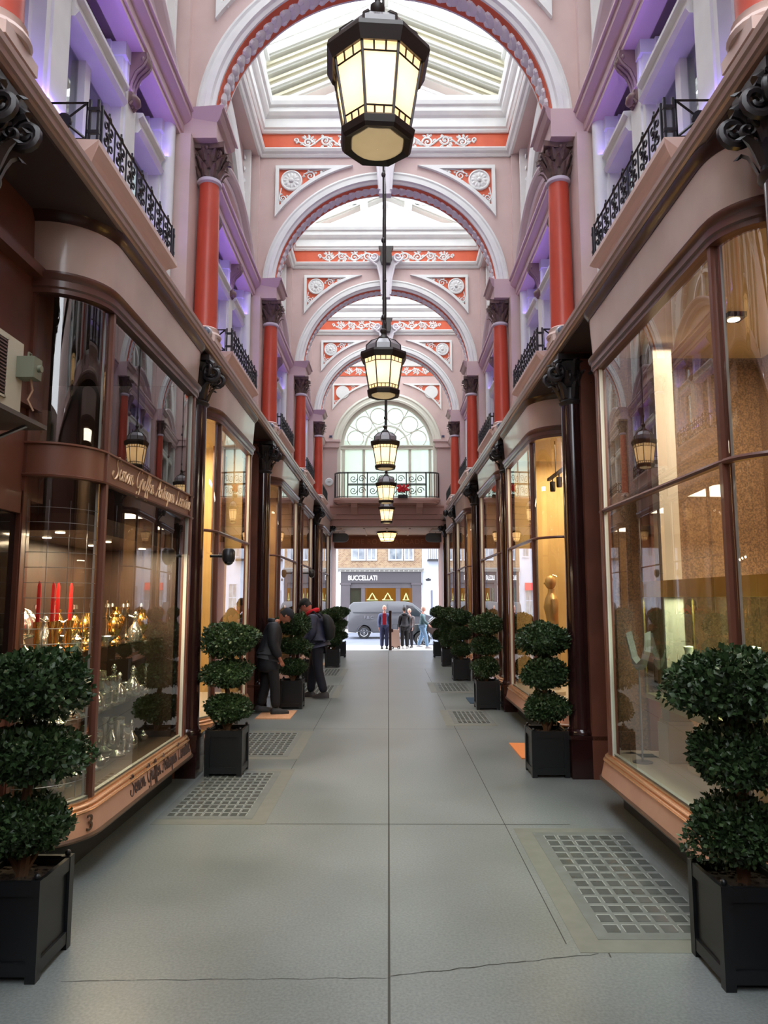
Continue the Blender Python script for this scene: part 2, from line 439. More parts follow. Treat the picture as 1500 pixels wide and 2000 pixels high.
# pavement lights: concrete grid with glass blocks set in the floor
pl_frame = mat('pavement_light_concrete', (108, 113, 111), 0.5, col2=(96, 100, 97), scale=8)
pl_glass = mat('pavement_light_glass', (76, 81, 79), 0.25, col2=(90, 95, 93), scale=5, coat=.3)
pl_edge = mat('pavement_light_edge', (150, 155, 152), 0.4)
def pavement_light(x0, x1, y0, y1, nx, ny, label, first=False):
    t = thing('pavement_light', label, 'pavement light', ((x0+x1)/2, (y0+y1)/2, 0), group='pavement lights let into the arcade floor')
    cx, cyy = (x0+x1)/2, (y0+y1)/2
    a = MB(); a.box(x0-cx, x1-cx, y0-cyy, y1-cyy, -.02, .003); a.build('concrete_grid', pl_frame, t)
    a = MB(); a.box(x0-cx-.13, x1-cx, y0-cyy-.14, y1-cyy+.1, -.02, .0015) if x0 > 0 else a.box(x0-cx, x1-cx+.13, y0-cyy-.14, y1-cyy+.1, -.02, .0015); a.build('cement_border', mat('cement_border', (116, 118, 110), .45, col2=(108, 110, 102), scale=9), t)
    g = MB(); e = MB(); mx = .06; dx = (x1-x0-2*mx)/nx; dy = (y1-y0-2*mx)/ny
    for i in range(nx):
        for j in range(ny):
            bx = x0 + mx + dx*(i+.14) - cx; by = y0 + mx + dy*(j+.16) - cyy; w = dx*.72; h = dy*.68
            g.box(bx, bx+w, by, by+h, 0, .0045)
            if rc.random() < .93:
                e.box(bx, bx+w, by+h, by+h+.008, 0, .005); e.box(bx+w, bx+w+.007, by+h*rc.uniform(0, .5), by+h+.008, 0, .005)
            if rc.random() < .3: e.box(bx-.006, bx, by, by+h, 0, .005)
    g.build('glass_block', pl_glass, t)['kind'] = 'stuff'
    e.build('block_edge', pl_edge, t)['kind'] = 'stuff'
    return t
PLS = [(-1.86, -1.07, 6.12, 7.75, 9, 13, 'grey pavement light of glass blocks beside the copper riser of the antiques shop'),
       (-1.9, -1.1, 8.45, 9.95, 9, 12, 'grey glass block pavement light behind the second planter on the antiques side'),
       (1.16, 1.9, 4.05, 5.8, 6, 13, 'cracked grey pavement light of glass blocks below the jewellery window'),
       (1.0, 1.6, 10.6, 11.8, 7, 10, 'grey pavement light by the third planter on the jewellery side'),
       (-1.75, -1.0, 13.4, 15.2, 8, 12, 'grey pavement light at the feet of the person with the backpack'),
       (1.0, 1.7, 14.2, 15.6, 7, 10, 'distant grey pavement light before the fourth planter on the jewellery side'),
       (-1.75, -1.1, 17.0, 18.6, 7, 12, 'distant grey pavement light before the fifth planter on the antiques side')]
for p in PLS: pavement_light(*p)

# ------------------------------------------------------------------ transverse arches
def frame_panel(poly_outer, poly_inner, y0, y1, mb):
    n = len(poly_outer)
    vs = [(x, y0, z) for x, z in poly_outer] + [(x, y1, z) for x, z in poly_outer] + [(x, y1, z) for x, z in poly_inner] + [(x, y0, z) for x, z in poly_inner]
    fs = []
    for i in range(n):
        j = (i+1) % n
        for a in range(4):
            b = (a+1) % 4
            fs.append((a*n+i, a*n+j, b*n+j, b*n+i))
    mb.add(vs, fs)
def spandrel_poly(inset):
    R = 2.29 + inset; xo = 1.9 - inset; zt = 9.25 - inset
    a0 = math.acos(xo/R); a1 = math.asin((zt-ZC)/R)
    pts = [(xo, zt)]
    for i in range(15):
        a = a1 + (a0-a1)*i/14
        pts.append((R*cos(a), ZC + R*sin(a)))
    return pts
def arch_body(mb, y0, y1, ztop=10.5, xo=2.62, R=RA):
    n = 40
    poly = [(-xo, y0, ZC), (-R, y0, ZC)] + [(-R*cos(pi*i/n), y0, ZC + R*sin(pi*i/n)) for i in range(1, n)] + [(R, y0, ZC), (xo, y0, ZC), (xo, y0, ztop), (-xo, y0, ztop)]
    # triangulation friendly: build from quads
    top = ztop
    for i in range(n):
        a, b = pi*i/n, pi*(i+1)/n
        p0, p1 = (-R*cos(a), ZC + R*sin(a)), (-R*cos(b), ZC + R*sin(b))
        q0 = (-xo, ZC) if i == 0 else (p0[0]*1.0, top); q1 = (p1[0], top) if i < n-1 else (xo, ZC)
        if i == 0: ring = [p0, p1, (p1[0], top), (-xo, top), (-xo, ZC)]
        elif i == n-1: ring = [p0, p1, (xo, ZC), (xo, top), (p0[0], top)]
        else: ring = [p0, p1, (p1[0], top), (p0[0], top)]
        mb.prism([(x, y0, z) for x, z in ring], (0, y1-y0, 0))
def make_arch(loc, label, dense):
    t = thing('transverse_arch', label, 'arch', loc, group='pink plaster arches spanning the arcade')
    b = MB(); arch_body(b, -.18, .18)
    # piers under the springing, down to the shop cornice
    for s in (-1, 1):
        b.box(*sorted((s*2.1, s*2.62)), -.34, .34, 4.5, 6.84)
        b.box(*sorted((s*2.18, s*2.62)), -.26, .26, 7.0, 9.42)
    b.build('arch_wall', pink, t)
    blk = MB()
    for s in (-1, 1):
        pr = [(1.84, 6.97), (1.84, 7.15), (1.80, 7.17), (1.77, 7.22), (1.77, 7.25), (1.74, 7.26), (1.74, 7.29), (1.84, 7.30), (2.62, 7.30), (2.62, 6.97)]
        blk = MB(); pr = [(x, z - .14) for x, z in pr]
        blk.sweep([[(s*x, y - (dx if y < 0 else -dx), z) for (x, z), dx in zip(pr, [0, 0, .04, .07, .07, .1, .1, 0, 0, 0])] for y in (-.27, .27)])
        blk.build('entablature_block', mat('block_pink', (205, 178, 176), .6), t)
    a = MB()
    for sy in (-1, 1):
        y = sy*.17
        a.arcy([(RA-.005, y), (RA-.005, y+sy*.03), (RA+.03, y+sy*.05), (RA+.045, y+sy*.085), (RA+.10, y+sy*.085), (RA+.115, y+sy*.05), (RA+.15, y+sy*.05), (RA+.17, y+sy*.07), (RA+.2, y+sy*.06), (RA+.21, y)], 0, ZC)
    a.build('archivolt', white, t)
    a = MB(); a.arcy([(RA-.012, -.165), (RA-.012, .165), (RA+.01, .165), (RA+.01, -.165)], 0, ZC); a.build('arch_soffit', orange, t)
    a = MB()
    nn = 46
    for i in range(nn):
        an = pi*(i+.5)/nn; R = Matrix.Rotation(-an + pi/2, 3, 'Y')
        rr = RA - .016
        a.ell((rr*cos(an), 0, ZC + rr*sin(an)), (.075, .10, .022), 8, 5, R)
        for q in (-1, 1):
            a.ell((rr*cos(an+.02), q*.065, ZC + rr*sin(an+.02)), (.05, .045, .03), 6, 4, R)
    a.build('soffit_leaf_relief', mat('relief_lilac_white', (222, 218, 222), .6), t)
    for s in (-1, 1):
        o, inn = spandrel_poly(0), spandrel_poly(.06)
        a = MB()
        frame_panel([(s*x, z) for x, z in o], [(s*x, z) for x, z in inn], -.17, -.235, a)
        fr = a.build('spandrel_frame', white, t)
        a = MB(); a.prism([(s*x, -.17, z) for x, z in spandrel_poly(.03)], (0, -.02, 0)); a.build('spandrel_panel', orange, fr)
        a = MB(); M = lambda u, v, w: Vector((s*u, -.192 - w, v))
        c = (1.625, 8.985)
        a.lathe([(.001, -.02), (.15, -.02), (.165, -.035), (.185, -.03), (.19, 0)], (s*c[0], -.19, c[1]), 24, 'y')
        for j in range(12):
            an = 2*pi*j/12; leaf2(a, M, c[0] + .035*cos(an), c[1] + .035*sin(an), an, .115, .075, .02)
        a.ell((s*c[0], -.225, c[1]), (.04, .03, .04))
        a.build('rosette', white, fr)
        a = MB()
        for (u, v, r, d) in ((1.30, 9.07, .085, 1), (1.07, 9.14, .045, -1), (1.77, 8.66, .065, -1), (1.81, 8.5, .035, 1)):
            ribbon(a, spiral(u, v, r, 1.6, d, 0.5), M, .017, .009, .006)
            for j in range(6):
                an = j*1.25; leaf2(a, M, u + r*cos(an), v + r*sin(an)*.9, an, r*.7, .045)
        ribbon(a, [(1.42, 9.1), (1.3, 9.16), (1.15, 9.185), (1.0, 9.19), (.85, 9.195)], M, .012, .006, .004)
        ribbon(a, [(1.8, 8.85), (1.83, 8.7), (1.84, 8.55), (1.84, 8.4)], M, .012, .006, .004)
        a.build('scroll_relief', white, fr)
    # frieze, mouldings, cornice
    a = MB(); a.box(-2.2, 2.2, -.2, -.17, 9.54, 9.87); fz = a.build('frieze', orange, t)
    a = MB(); M = lambda u, v, w: Vector((u, -.2 - w, v))
    scroll_band(a, M, .28, 1.5, 9.56, 9.85, 5); scroll_band(a, M, -.28, -1.5, 9.56, 9.85, 5)
    a.build('frieze_scrollwork', white, fz)
    a = MB()
    a.profx([(-.17, 9.42), (-.21, 9.42), (-.23, 9.45), (-.23, 9.47), (-.27, 9.49), (-.29, 9.53), (-.29, 9.55), (-.17, 9.55)], -2.2, 2.2)
    a.profx([(-.17, 9.85), (-.23, 9.85), (-.25, 9.88), (-.25, 9.91), (-.28, 9.93), (-.28, 10.09), (-.32, 10.12), (-.36, 10.17), (-.36, 10.25), (-.40, 10.27), (-.42, 10.33), (-.42, 10.42), (-.17, 10.42)], -2.2, 2.2)
    a.build('frieze_cornice', white, t)
    # keystone console and dark lamp shield
    a = MB()
    a.prism([(-.1, -.2, 8.66), (.1, -.2, 8.66), (.13, -.2, 9.1), (.2, -.2, 9.42), (.34, -.2, 9.66), (-.34, -.2, 9.66), (-.2, -.2, 9.42), (-.13, -.2, 9.1)], (0, -.14, 0))
    for s in (-1, 1):
        a.tube([(p[0]*s, -.36, p[1]) for p in spiral(.27, 9.62, .12, 1.5, -1, 0)], [.03 - .0007*i for i in range(23)], 6)
        a.tube([(s*.1, -.36, 8.72), (s*.13, -.37, 9.1), (s*.2, -.36, 9.42), (s*.36, -.36, 9.55)], .022, 6)
    a.build('keystone_console', mat('keystone_paint', (226, 222, 226), .55), t)
    a = MB()
    a.prism([(-.1, -.36, 9.42), (.1, -.36, 9.42), (.14, -.36, 9.55), (.12, -.36, 9.7), (.17, -.36, 9.82), (-.17, -.36, 9.82), (-.12, -.36, 9.7), (-.14, -.36, 9.55)], (0, -.14, 0))
    a.build('lamp_shield', lampmetal, t)
    # gable above the cornice
    a = MB(); c = MB()
    nb = 7 if dense else 3
    for i in range(nb):
        z0 = 10.34 + i*(.17 if dense else .3)
        mb = a if i % 2 == 0 else c
        th = .12
        for s in (-1, 1):
            dy = .05*(i % 2)
            mb.prism([(s*2.15, -.12 + dy, z0), (0, -.12 + dy, z0 + .92), (0, -.12 + dy, z0 + .92 + th), (s*2.15, -.12 + dy, z0 + th)], (0, .2, 0))
            mb.prism([(s*2.15, -.16 + dy, z0 + .03), (0, -.16 + dy, z0 + .95), (0, -.16 + dy, z0 + .99), (s*2.15, -.16 + dy, z0 + .07)], (0, .05, 0))
    a.build('raking_moulding', mat('raking_grey_paint', (206, 206, 198), .55), t)
    if dense: c.build('cream_raking_moulding', cream, t)
    a = MB()
    a.lathe([(.44, -.1), (.44, .1), (.48, .13), (.54, .1), (.58, .12), (.62, .1), (.62, -.1), (.56, -.14), (.5, -.1), (.46, -.14), (.44, -.1)], (0, -.1, 11.05), 40, 'y')
    if not dense:
        for s in (-1, 1): a.box(*sorted((s*.6, s*1.6)), -.12, -.06, 11.03, 11.07)
    a.build('tracery_ring', white, t)
    return t
ARCH = {}
for k in range(0, 5):
    if k <= 2: lab_dense = True
    else: lab_dense = False
    ARCH[k] = make_arch((0, YK(k), 0), '', lab_dense) if k in (0, 3) else dup(ARCH[0 if k < 3 else 3], (0, YK(k), 0))
for k in range(0, 5):
    ARCH[k]['label'] = ['pink arch spanning the arcade above the nearest, largest lantern',
        'pink and orange arch whose crown is cropped by the top of the view',
        'pink arch under the orange scroll frieze straight behind the largest lantern',
        'pink arch with a round tracery ring seen above it, third whole arch in depth',
        'smallest freestanding pink arch, the last before the glazed end wall'][k]

# ------------------------------------------------------------------ upper side walls, one run per bay
def bay_wall(mb, panes):
    # local y 0..4.25, right side
    x0, x1 = 2.42, 2.62
    mb.box(x0, x1, .2, 4.05, 4.45, 4.93)
    # zone above window with a lunette opening
    n = 24; R = 1.3; cyy = 2.125; zc = 7.75; top = 9.45
    for i in range(n):
        a, b = pi*i/n, pi*(i+1)/n
        p0, p1 = (cyy - R*cos(a), zc + R*sin(a)), (cyy - R*cos(b), zc + R*sin(b))
        if i == 0: ring = [p0, p1, (p1[0], top), (.2, top), (.2, zc)]
        elif i == n-1: ring = [p0, p1, (4.05, zc), (4.05, top), (p0[0], top)]
        else: ring = [p0, p1, (p1[0], top), (p0[0], top)]
        mb.prism([(x0, y, z) for y, z in ring], (x1-x0, 0, 0))
    mb.box(x0, x1, .2, 4.05, 6.83, zc)
    mb.box(2.2, x1, .18, 4.07, 9.42, 10.5)
def make_wall(s):
    w = struct('wall_' + side(s))
    a = MB()
    for b in range(-2, 5):
        c = MB(); bay_wall(c, None)
        a.add([(s*x, y + YK(b), z) for x, y, z in c.v], c.f)
    o = a.build('upper_wall', pink, w)
    a = MB(); g = MB(); h = MB()
    for b in range(-2, 5):
        y0 = YK(b)
        # white blind arch moulding round the lunette
        c = MB()
        c.arcx([(1.3, 2.5), (1.3, 2.36), (1.36, 2.33), (1.42, 2.37), (1.5, 2.34), (1.56, 2.32), (1.62, 2.36), (1.62, 2.45)], 2.125, 7.75)
        for q in (-1, 1):
            for (r0, r1, xx) in ((1.3, 1.42, 2.34), (1.5, 1.62, 2.32)):
                c.box(xx, 2.5, *sorted((2.125 + q*r0, 2.125 + q*r1)), 7.28, 7.75)
            c.box(2.3, 2.42, *sorted((2.125 + q*1.78, 2.125 + q*1.70)), 7.28, 9.42)
        c.box(2.44, 2.5, 2.09, 2.16, 7.3, 9.05); c.box(2.44, 2.5, .9, 3.35, 7.72, 7.8)
        c.arcx([(.55, 2.44), (.55, 2.5), (.61, 2.5), (.61, 2.44)], 2.125, 7.8, n=20)
        # frieze mouldings and cornice running along the arcade
        for prof in ([(2.2, 9.42), (2.16, 9.42), (2.14, 9.45), (2.14, 9.47), (2.1, 9.49), (2.08, 9.53), (2.08, 9.55), (2.2, 9.55)],
                     [(2.2, 9.85), (2.14, 9.85), (2.12, 9.88), (2.12, 9.91), (2.09, 9.93), (2.09, 10.09), (2.05, 10.12), (2.01, 10.17), (2.01, 10.25), (1.97, 10.27), (1.95, 10.33), (1.95, 10.42), (2.2, 10.42)]):
            c.profy(prof, .17, 4.08)
        c.box(2.12, 2.25, .1, 4.15, 10.42, 11.5)
        for zz in (10.55, 10.75, 11.3): c.box(2.06, 2.14, .15, 4.1, zz, zz + .07)
        a.add([(s*x, y + y0, z) for x, y, z in c.v], c.f)
        c = MB(); c.box(2.185, 2.2, .17, 4.08, 9.54, 9.87); g.add([(s*x, y + y0, z) for x, y, z in c.v], c.f)
        if b >= -0:
            c = MB(); M = lambda u, v, w: Vector((2.185 - w, u, v))
            scroll_band(c, M, 2.3, 3.75, 9.56, 9.85, 8); scroll_band(c, M, 1.95, .5, 9.56, 9.85, 8)
            for q in (.42, 3.83):       # hanging garlands beside the piers
                for j in range(16):
                    M2 = lambda u, v, w: Vector((2.40 - w, u, v))
                    leaf2(c, M2, q, 9.3 - j*.105, -pi/2 + (.7 if j % 2 else -.7), .11, .08, .01)
            h.add([(s*x, y + y0, z) for x, y, z in c.v], c.f, True)
    a.build('wall_moulding', white, w); g.build('wall_frieze', orange, w); h.build('frieze_scrollwork', white, w)
    a = MB()
    for b in range(-2, 5): a.box(*sorted((s*2.52, s*2.54)), YK(b) + .8, YK(b) + 3.45, 7.3, 9.1)
    a.build('lunette_pane', mat('lunette_glass', (150, 156, 148), .25, coat=.3), w)
    return w
WL = {s: make_wall(s) for s in (-1, 1)}

# tripartite first-floor windows
def make_window(n, loc):
    t = struct('window_%d' % n, loc)
    a = MB()
    xw = 2.42
    # pilaster mullions and jambs
    for (y0, y1, xf) in ((.34, .55, 2.36), (1.24, 1.6, 2.36), (2.62, 2.98, 2.36), (3.67, 3.9, 2.36)):
        a.box(xf, 2.58, y0, y1, 4.93, 6.84); a.box(xf - .02, 2.58, y0 + .06, y1 - .06, 5.1, 6.75)
        a.box(xf - .03, 2.58, y0 - .02, y1 + .02, 6.7, 6.83); a.box(xf - .03, 2.58, y0 - .02, y1 + .02, 4.93, 5.08)
    for (y0, y1) in ((.55, 1.24), (1.6, 2.62), (2.98, 3.67)):
        for q in (y0, y1 - .05): a.box(2.46, 2.56, q, q + .05, 4.93, 6.84)
        if y1 - y0 > .9: a.box(2.44, 2.56, 2.06, 2.16, 4.93, 6.25)
        a.box(2.46, 2.56, y0, y1, 4.93, 5.0); a.box(2.46, 2.56, y0, y1, 6.88, 6.95)
    a.build('window_frame', white, t)
    a = MB()
    for (y0, y1) in ((.55, 1.24), (1.6, 2.62), (2.98, 3.67)):
        a.profy([(2.56, 6.2), (2.33, 6.2), (2.30, 6.24), (2.33, 6.27), (2.33, 6.34), (2.29, 6.37), (2.29, 6.40), (2.56, 6.42)], y0, y1)
    a.build('transom', white, t)
    a = MB()
    for (y0, y1) in ((.55, 1.24), (1.6, 2.62), (2.98, 3.67)): a.box(2.50, 2.51, y0, y1, 4.95, 6.9)
    a.build('pane', winglass, t)
    a = MB(); a.box(2.75, 2.8, .3, 3.95, 4.9, 6.95); a.build('blind', mat('room_behind_window', (120, 118, 114), .9, col2=(96, 94, 92), scale=2), t)
    # entablature with projecting soffit
    a = MB()
    a.profy([(2.6, 6.83), (2.22, 6.83), (2.22, 6.88), (2.20, 6.89), (2.20, 6.98), (2.17, 7.0), (2.12, 7.05), (2.12, 7.11), (2.09, 7.12), (2.09, 7.15), (2.6, 7.18)], .27, 3.98)
    a.build('entablature', mat('entablature_pink', (206, 178, 180), .5), t)
    a = MB(); R = 1.76; cz = 7.16 + .55 - 1.76; h0 = math.acos(1.28/R)
    a.arcx([(R - .14, 2.42), (R - .14, 2.2), (R - .1, 2.18), (R - .07, 2.2), (R - .03, 2.12), (R, 2.1), (R + .02, 2.1), (R + .02, 2.42)], 2.125, cz, h0, pi - h0, 24)
    ped = a.build('segmental_pediment', mat('pediment_paint', (214, 198, 204), .5), t)
    a = MB(); pts = [(2.125 + 1.63*cos(h0 + (pi - 2*h0)*i/16), cz + 1.63*sin(h0 + (pi - 2*h0)*i/16)) for i in range(17)]
    a.prism([(2.3, y, max(z, 7.17)) for y, z in pts] + [(2.3, pts[-1][0], 7.16), (2.3, pts[0][0], 7.16)], (.12, 0, 0)); a.build('tympanum', pinkbase, ped)
    for y in (1.42, 2.8):
        a = MB()
        prof = [(2.4, 6.83), (2.2, 6.83), (2.19, 6.77), (2.22, 6.71), (2.29, 6.64), (2.33, 6.54), (2.34, 6.47), (2.31, 6.42), (2.30, 6.37), (2.34, 6.32), (2.40, 6.31)]
        a.sweep([[(x, y - .07, z) for x, z in prof], [(x, y + .07, z) for x, z in prof]])
        for dy in (-.05, 0, .05):
            a.tube([(x - .006, y + dy, z) for x, z in prof[1:-1]], .016, 6)
        a.ell((2.30, y, 6.38), (.05, .085, .05)); a.ell((2.22, y, 6.76), (.045, .085, .05))
        a.build('console', mat('console_bronze', (130, 104, 98), .45), t)
    a = MB(); a.tube([(2.3, 3.78, 4.93), (2.3, 3.78, 6.83)], .07, 10); a.build('half_shaft', white, t)
    return t
WIN = {}
wn = 0
for b in range(-1, 5):
    for s in (1, -1):
        wn += 1
        if not WIN: WIN[(b, s)] = make_window(1, (0, YK(b), 0)); src = WIN[(b, s)]
        else:
            WIN[(b, s)] = dup(src, (0, YK(b), 0), mirror=(s < 0), name='window_%d' % wn)
# violet strip lights on the sills and transoms
VIO = (0.28, 0.16, 1.0)
for b in range(0, 4):
    for s in (1, -1):
        pw = .55 if s < 0 else .4
        if b >= 2: pw *= .6
        area_light('violet_light', (s*2.30, YK(b) + 2.125, 6.44), (pi, 0, 0), .07, 3.2, 8*pw, VIO)
        area_light('violet_light', (s*2.34, YK(b) + 2.125, 5.3), (pi, 0, 0), .05, 3.0, 12*pw, VIO)

# ------------------------------------------------------------------ columns
def acanthus_cap(mb, z0, z1, r0, r1, nl=8, rows=3, half=None):
    h = z1 - z0
    mb.lathe([(r0, z0), (r0*1.02, z0 + h*.3), (r0*1.15, z0 + h*.7), (r1, z0 + h*.9)], (0, 0, 0), 16)
    for row in range(rows):
        for i in range(nl):
            a = 2*pi*(i + .5*(row % 2))/nl; zb = z0 + h*(.02 + .27*row); L = h*.36
            rb = r0*(1.0 + .06*row)
            vs = []
            for t, wv, out in ((0, .8, .0), (.4, 1.0, .02), (.75, .9, .045), (1.0, .45, .085), (.9, .1, .11)):
                rr = rb + out*(r1/.2)*1.0 + .006; zz = zb + L*t
                w = wv*pi*r0/nl*.9
                ca, sa = cos(a), sin(a)
                vs += [(rr*ca - w*(-sa)*1, rr*sa - w*ca, zz), (rr*1.06*ca + .01*ca, rr*1.06*sa + .01*sa, zz + .004), (rr*ca + w*(-sa), rr*sa + w*ca, zz)]
            fs = []
            for j in range(4):
                for q in (0, 1): fs.append((j*3+q, j*3+q+1, j*3+q+4, j*3+q+3))
            mb.add(vs, fs, True)
def make_red_column():
    t = thing('red_column', '', 'column', (XC, 0, 0), group='orange-red columns of the upper storey')
    a = MB(); a.lathe([(.135, 4.7), (.13, 4.75), (.126, 5.2), (.118, 6.0), (.108, 6.46)], (0, 0, 0), 28); a.build('shaft', redcol, t)
    a = MB(); a.box(-.15, .17, -.16, .16, 4.55, 4.62); a.lathe([(.001, 4.62), (.17, 4.62), (.18, 4.645), (.17, 4.67), (.145, 4.68), (.145, 4.7), (.155, 4.72), (.13, 4.74)], (0, 0, 0), 24); a.build('base', pinkbase, t)
    a = MB(); a.lathe([(.108, 6.41), (.135, 6.425), (.14, 6.445), (.13, 6.465), (.108, 6.47)], (0, 0, 0), 24); a.build('neck_ring', mat('neck_ring_paint', (206, 196, 210), .5), t)
    a = MB(); acanthus_cap(a, 6.47, 6.79, .11, .18, 9, 3)
    a.prism([(-.2, -.2, 6.77), (-.05, -.17, 6.77), (.05, -.17, 6.77), (.2, -.2, 6.77), (.17, -.05, 6.77), (.17, .05, 6.77), (.2, .2, 6.77), (.05, .17, 6.77), (-.05, .17, 6.77), (-.2, .2, 6.77), (-.17, .05, 6.77), (-.17, -.05, 6.77)], (0, 0, .065))
    for q in range(4):
        an = pi/4 + q*pi/2; cx, cyy = .2*cos(an), .2*sin(an)
        pts = [((.2 + dr)*cos(an), (.2 + dr)*sin(an), z) for dr, z in [(p[0], p[1]) for p in spiral(0, 6.72, .05, 1.4, 1, pi/2)]]
        a.tube(pts, .014, 6)
        a.ell((.17*cos(q*pi/2), .17*sin(q*pi/2), 6.78), (.03, .03, .03), 8, 6)
    a.build('capital', capb, t)
    return t
RED = {}
for k in range(0, 6):
    for s in (1, -1):
        if not RED: RED[(k, s)] = make_red_column(); RED[(k, s)].location = (XC, YK(k), 0); src = RED[(k, s)]
        elif k < 5: RED[(k, s)] = dup(src, (s*XC, YK(k), 0), mirror=(s < 0))
        else: continue
        RED[(k, s)]['label'] = 'orange-red column with brown capital, %s from the viewer along the %s cornice' % (ORD[k], side(s))

XD = 2.04
def make_dark_column():
    t = thing('dark_column', '', 'column', (XD, 0, 0), group='dark maroon columns between the shop fronts')
    a = MB(); a.lathe([(.135, .46), (.13, .5), (.122, 1.2), (.112, 3.9)], (0, 0, 0), 28); a.build('shaft', darkcol, t)
    a = MB(); a.box(-.15, .22, -.16, .16, 0, .40); a.box(-.16, .23, -.17, .17, .38, .42); a.lathe([(.001, .42), (.15, .42), (.155, .44), (.145, .46), (.135, .475), (.001, .475)], (0, 0, 0), 24); a.build('plinth', darkcol, t)
    a = MB(); a.lathe([(.11, 3.86), (.135, 3.88), (.14, 3.9), (.115, 3.92)], (0, 0, 0), 20)
    acanthus_cap(a, 3.92, 4.36, .115, .20, 8, 3)
    a.box(-.17, .17, -.17, .17, 4.34, 4.40)
    for q in range(4):
        an = pi/4 + q*pi/2
        pts = [((.2 + p[0])*cos(an), (.2 + p[0])*sin(an), p[1]) for p in spiral(.02, 4.24, .085, 1.6, 1, pi/2)]
        a.tube(pts, [.026 - .0006*i for i in range(23)], 7)
        pts = [((.15 + p[0])*cos(an + .5), (.15 + p[0])*sin(an + .5), p[1]) for p in spiral(.02, 4.16, .05, 1.4, 1, pi/2)]
        a.tube(pts, .014, 6)
        pts = [((.15 + p[0])*cos(an - .5), (.15 + p[0])*sin(an - .5), p[1]) for p in spiral(.02, 4.16, .05, 1.4, 1, pi/2)]
        a.tube(pts, .014, 6)
    for dy in (-.12, .12):     # big volutes facing the arcade
        pts = [(-.16 - p[0], dy, p[1]) for p in spiral(.04, 4.2, .10, 1.7, 1, pi/2)]
        a.tube(pts, [.032 - .0008*i for i in range(23)], 7)
        a.tube([(-.1, dy, 4.38), (-.15, dy, 4.34), (-.2, dy, 4.3)], .03, 7)
    a.build('capital', darkcap, t)
    a = MB(); a.box(-.1, .5, -.15, .15, 4.40, 4.46)
    prof = [(-.14, 4.46), (-.16, 4.36), (-.12, 4.30), (-.06, 4.26), (-.02, 4.3), (0, 4.46)]
    a.sweep([[(x, -.09, z) for x, z in prof], [(x, .09, z) for x, z in prof]])
    a.build('cornice_console', brown, t)
    return t
DK = {}
for k in range(0, 6):
    for s in (1, -1):
        if not DK: DK[(k, s)] = make_dark_column(); DK[(k, s)].location = (XD, YK(k), 0); src = DK[(k, s)]
        else: DK[(k, s)] = dup(src, (s*XD, YK(k), 0), mirror=(s < 0))
        DK[(k, s)]['label'] = 'dark maroon column with black leafy capital, %s from the viewer on the %s side' % (ORD[k], side(s))

# ------------------------------------------------------------------ main shop cornice (continuous) and soffit
for i, s in enumerate((-1, 1)):
    w = struct('trim_%d' % (i+1))
    a = MB()
    pr = [(1.95, 4.44), (1.87, 4.44), (1.86, 4.455), (1.845, 4.46), (1.84, 4.49), (1.825, 4.50), (1.82, 4.53), (1.84, 4.545), (1.90, 4.555), (2.62, 4.56), (2.62, 4.52), (1.95, 4.50)]
    a.profy([(s*x, z) for x, z in pr], -5.2, 25.0)
    a.build('cornice', mat('cornice_paint', (196, 168, 156), .3, coat=.3), w)
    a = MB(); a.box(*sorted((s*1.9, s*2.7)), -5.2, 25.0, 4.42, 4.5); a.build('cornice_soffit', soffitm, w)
    a = MB(); a.box(*sorted((s*2.15, s*2.7)), -5.2, 25.0, 4.5, 4.62); a.build('cornice_blocking', pinkbase, w)

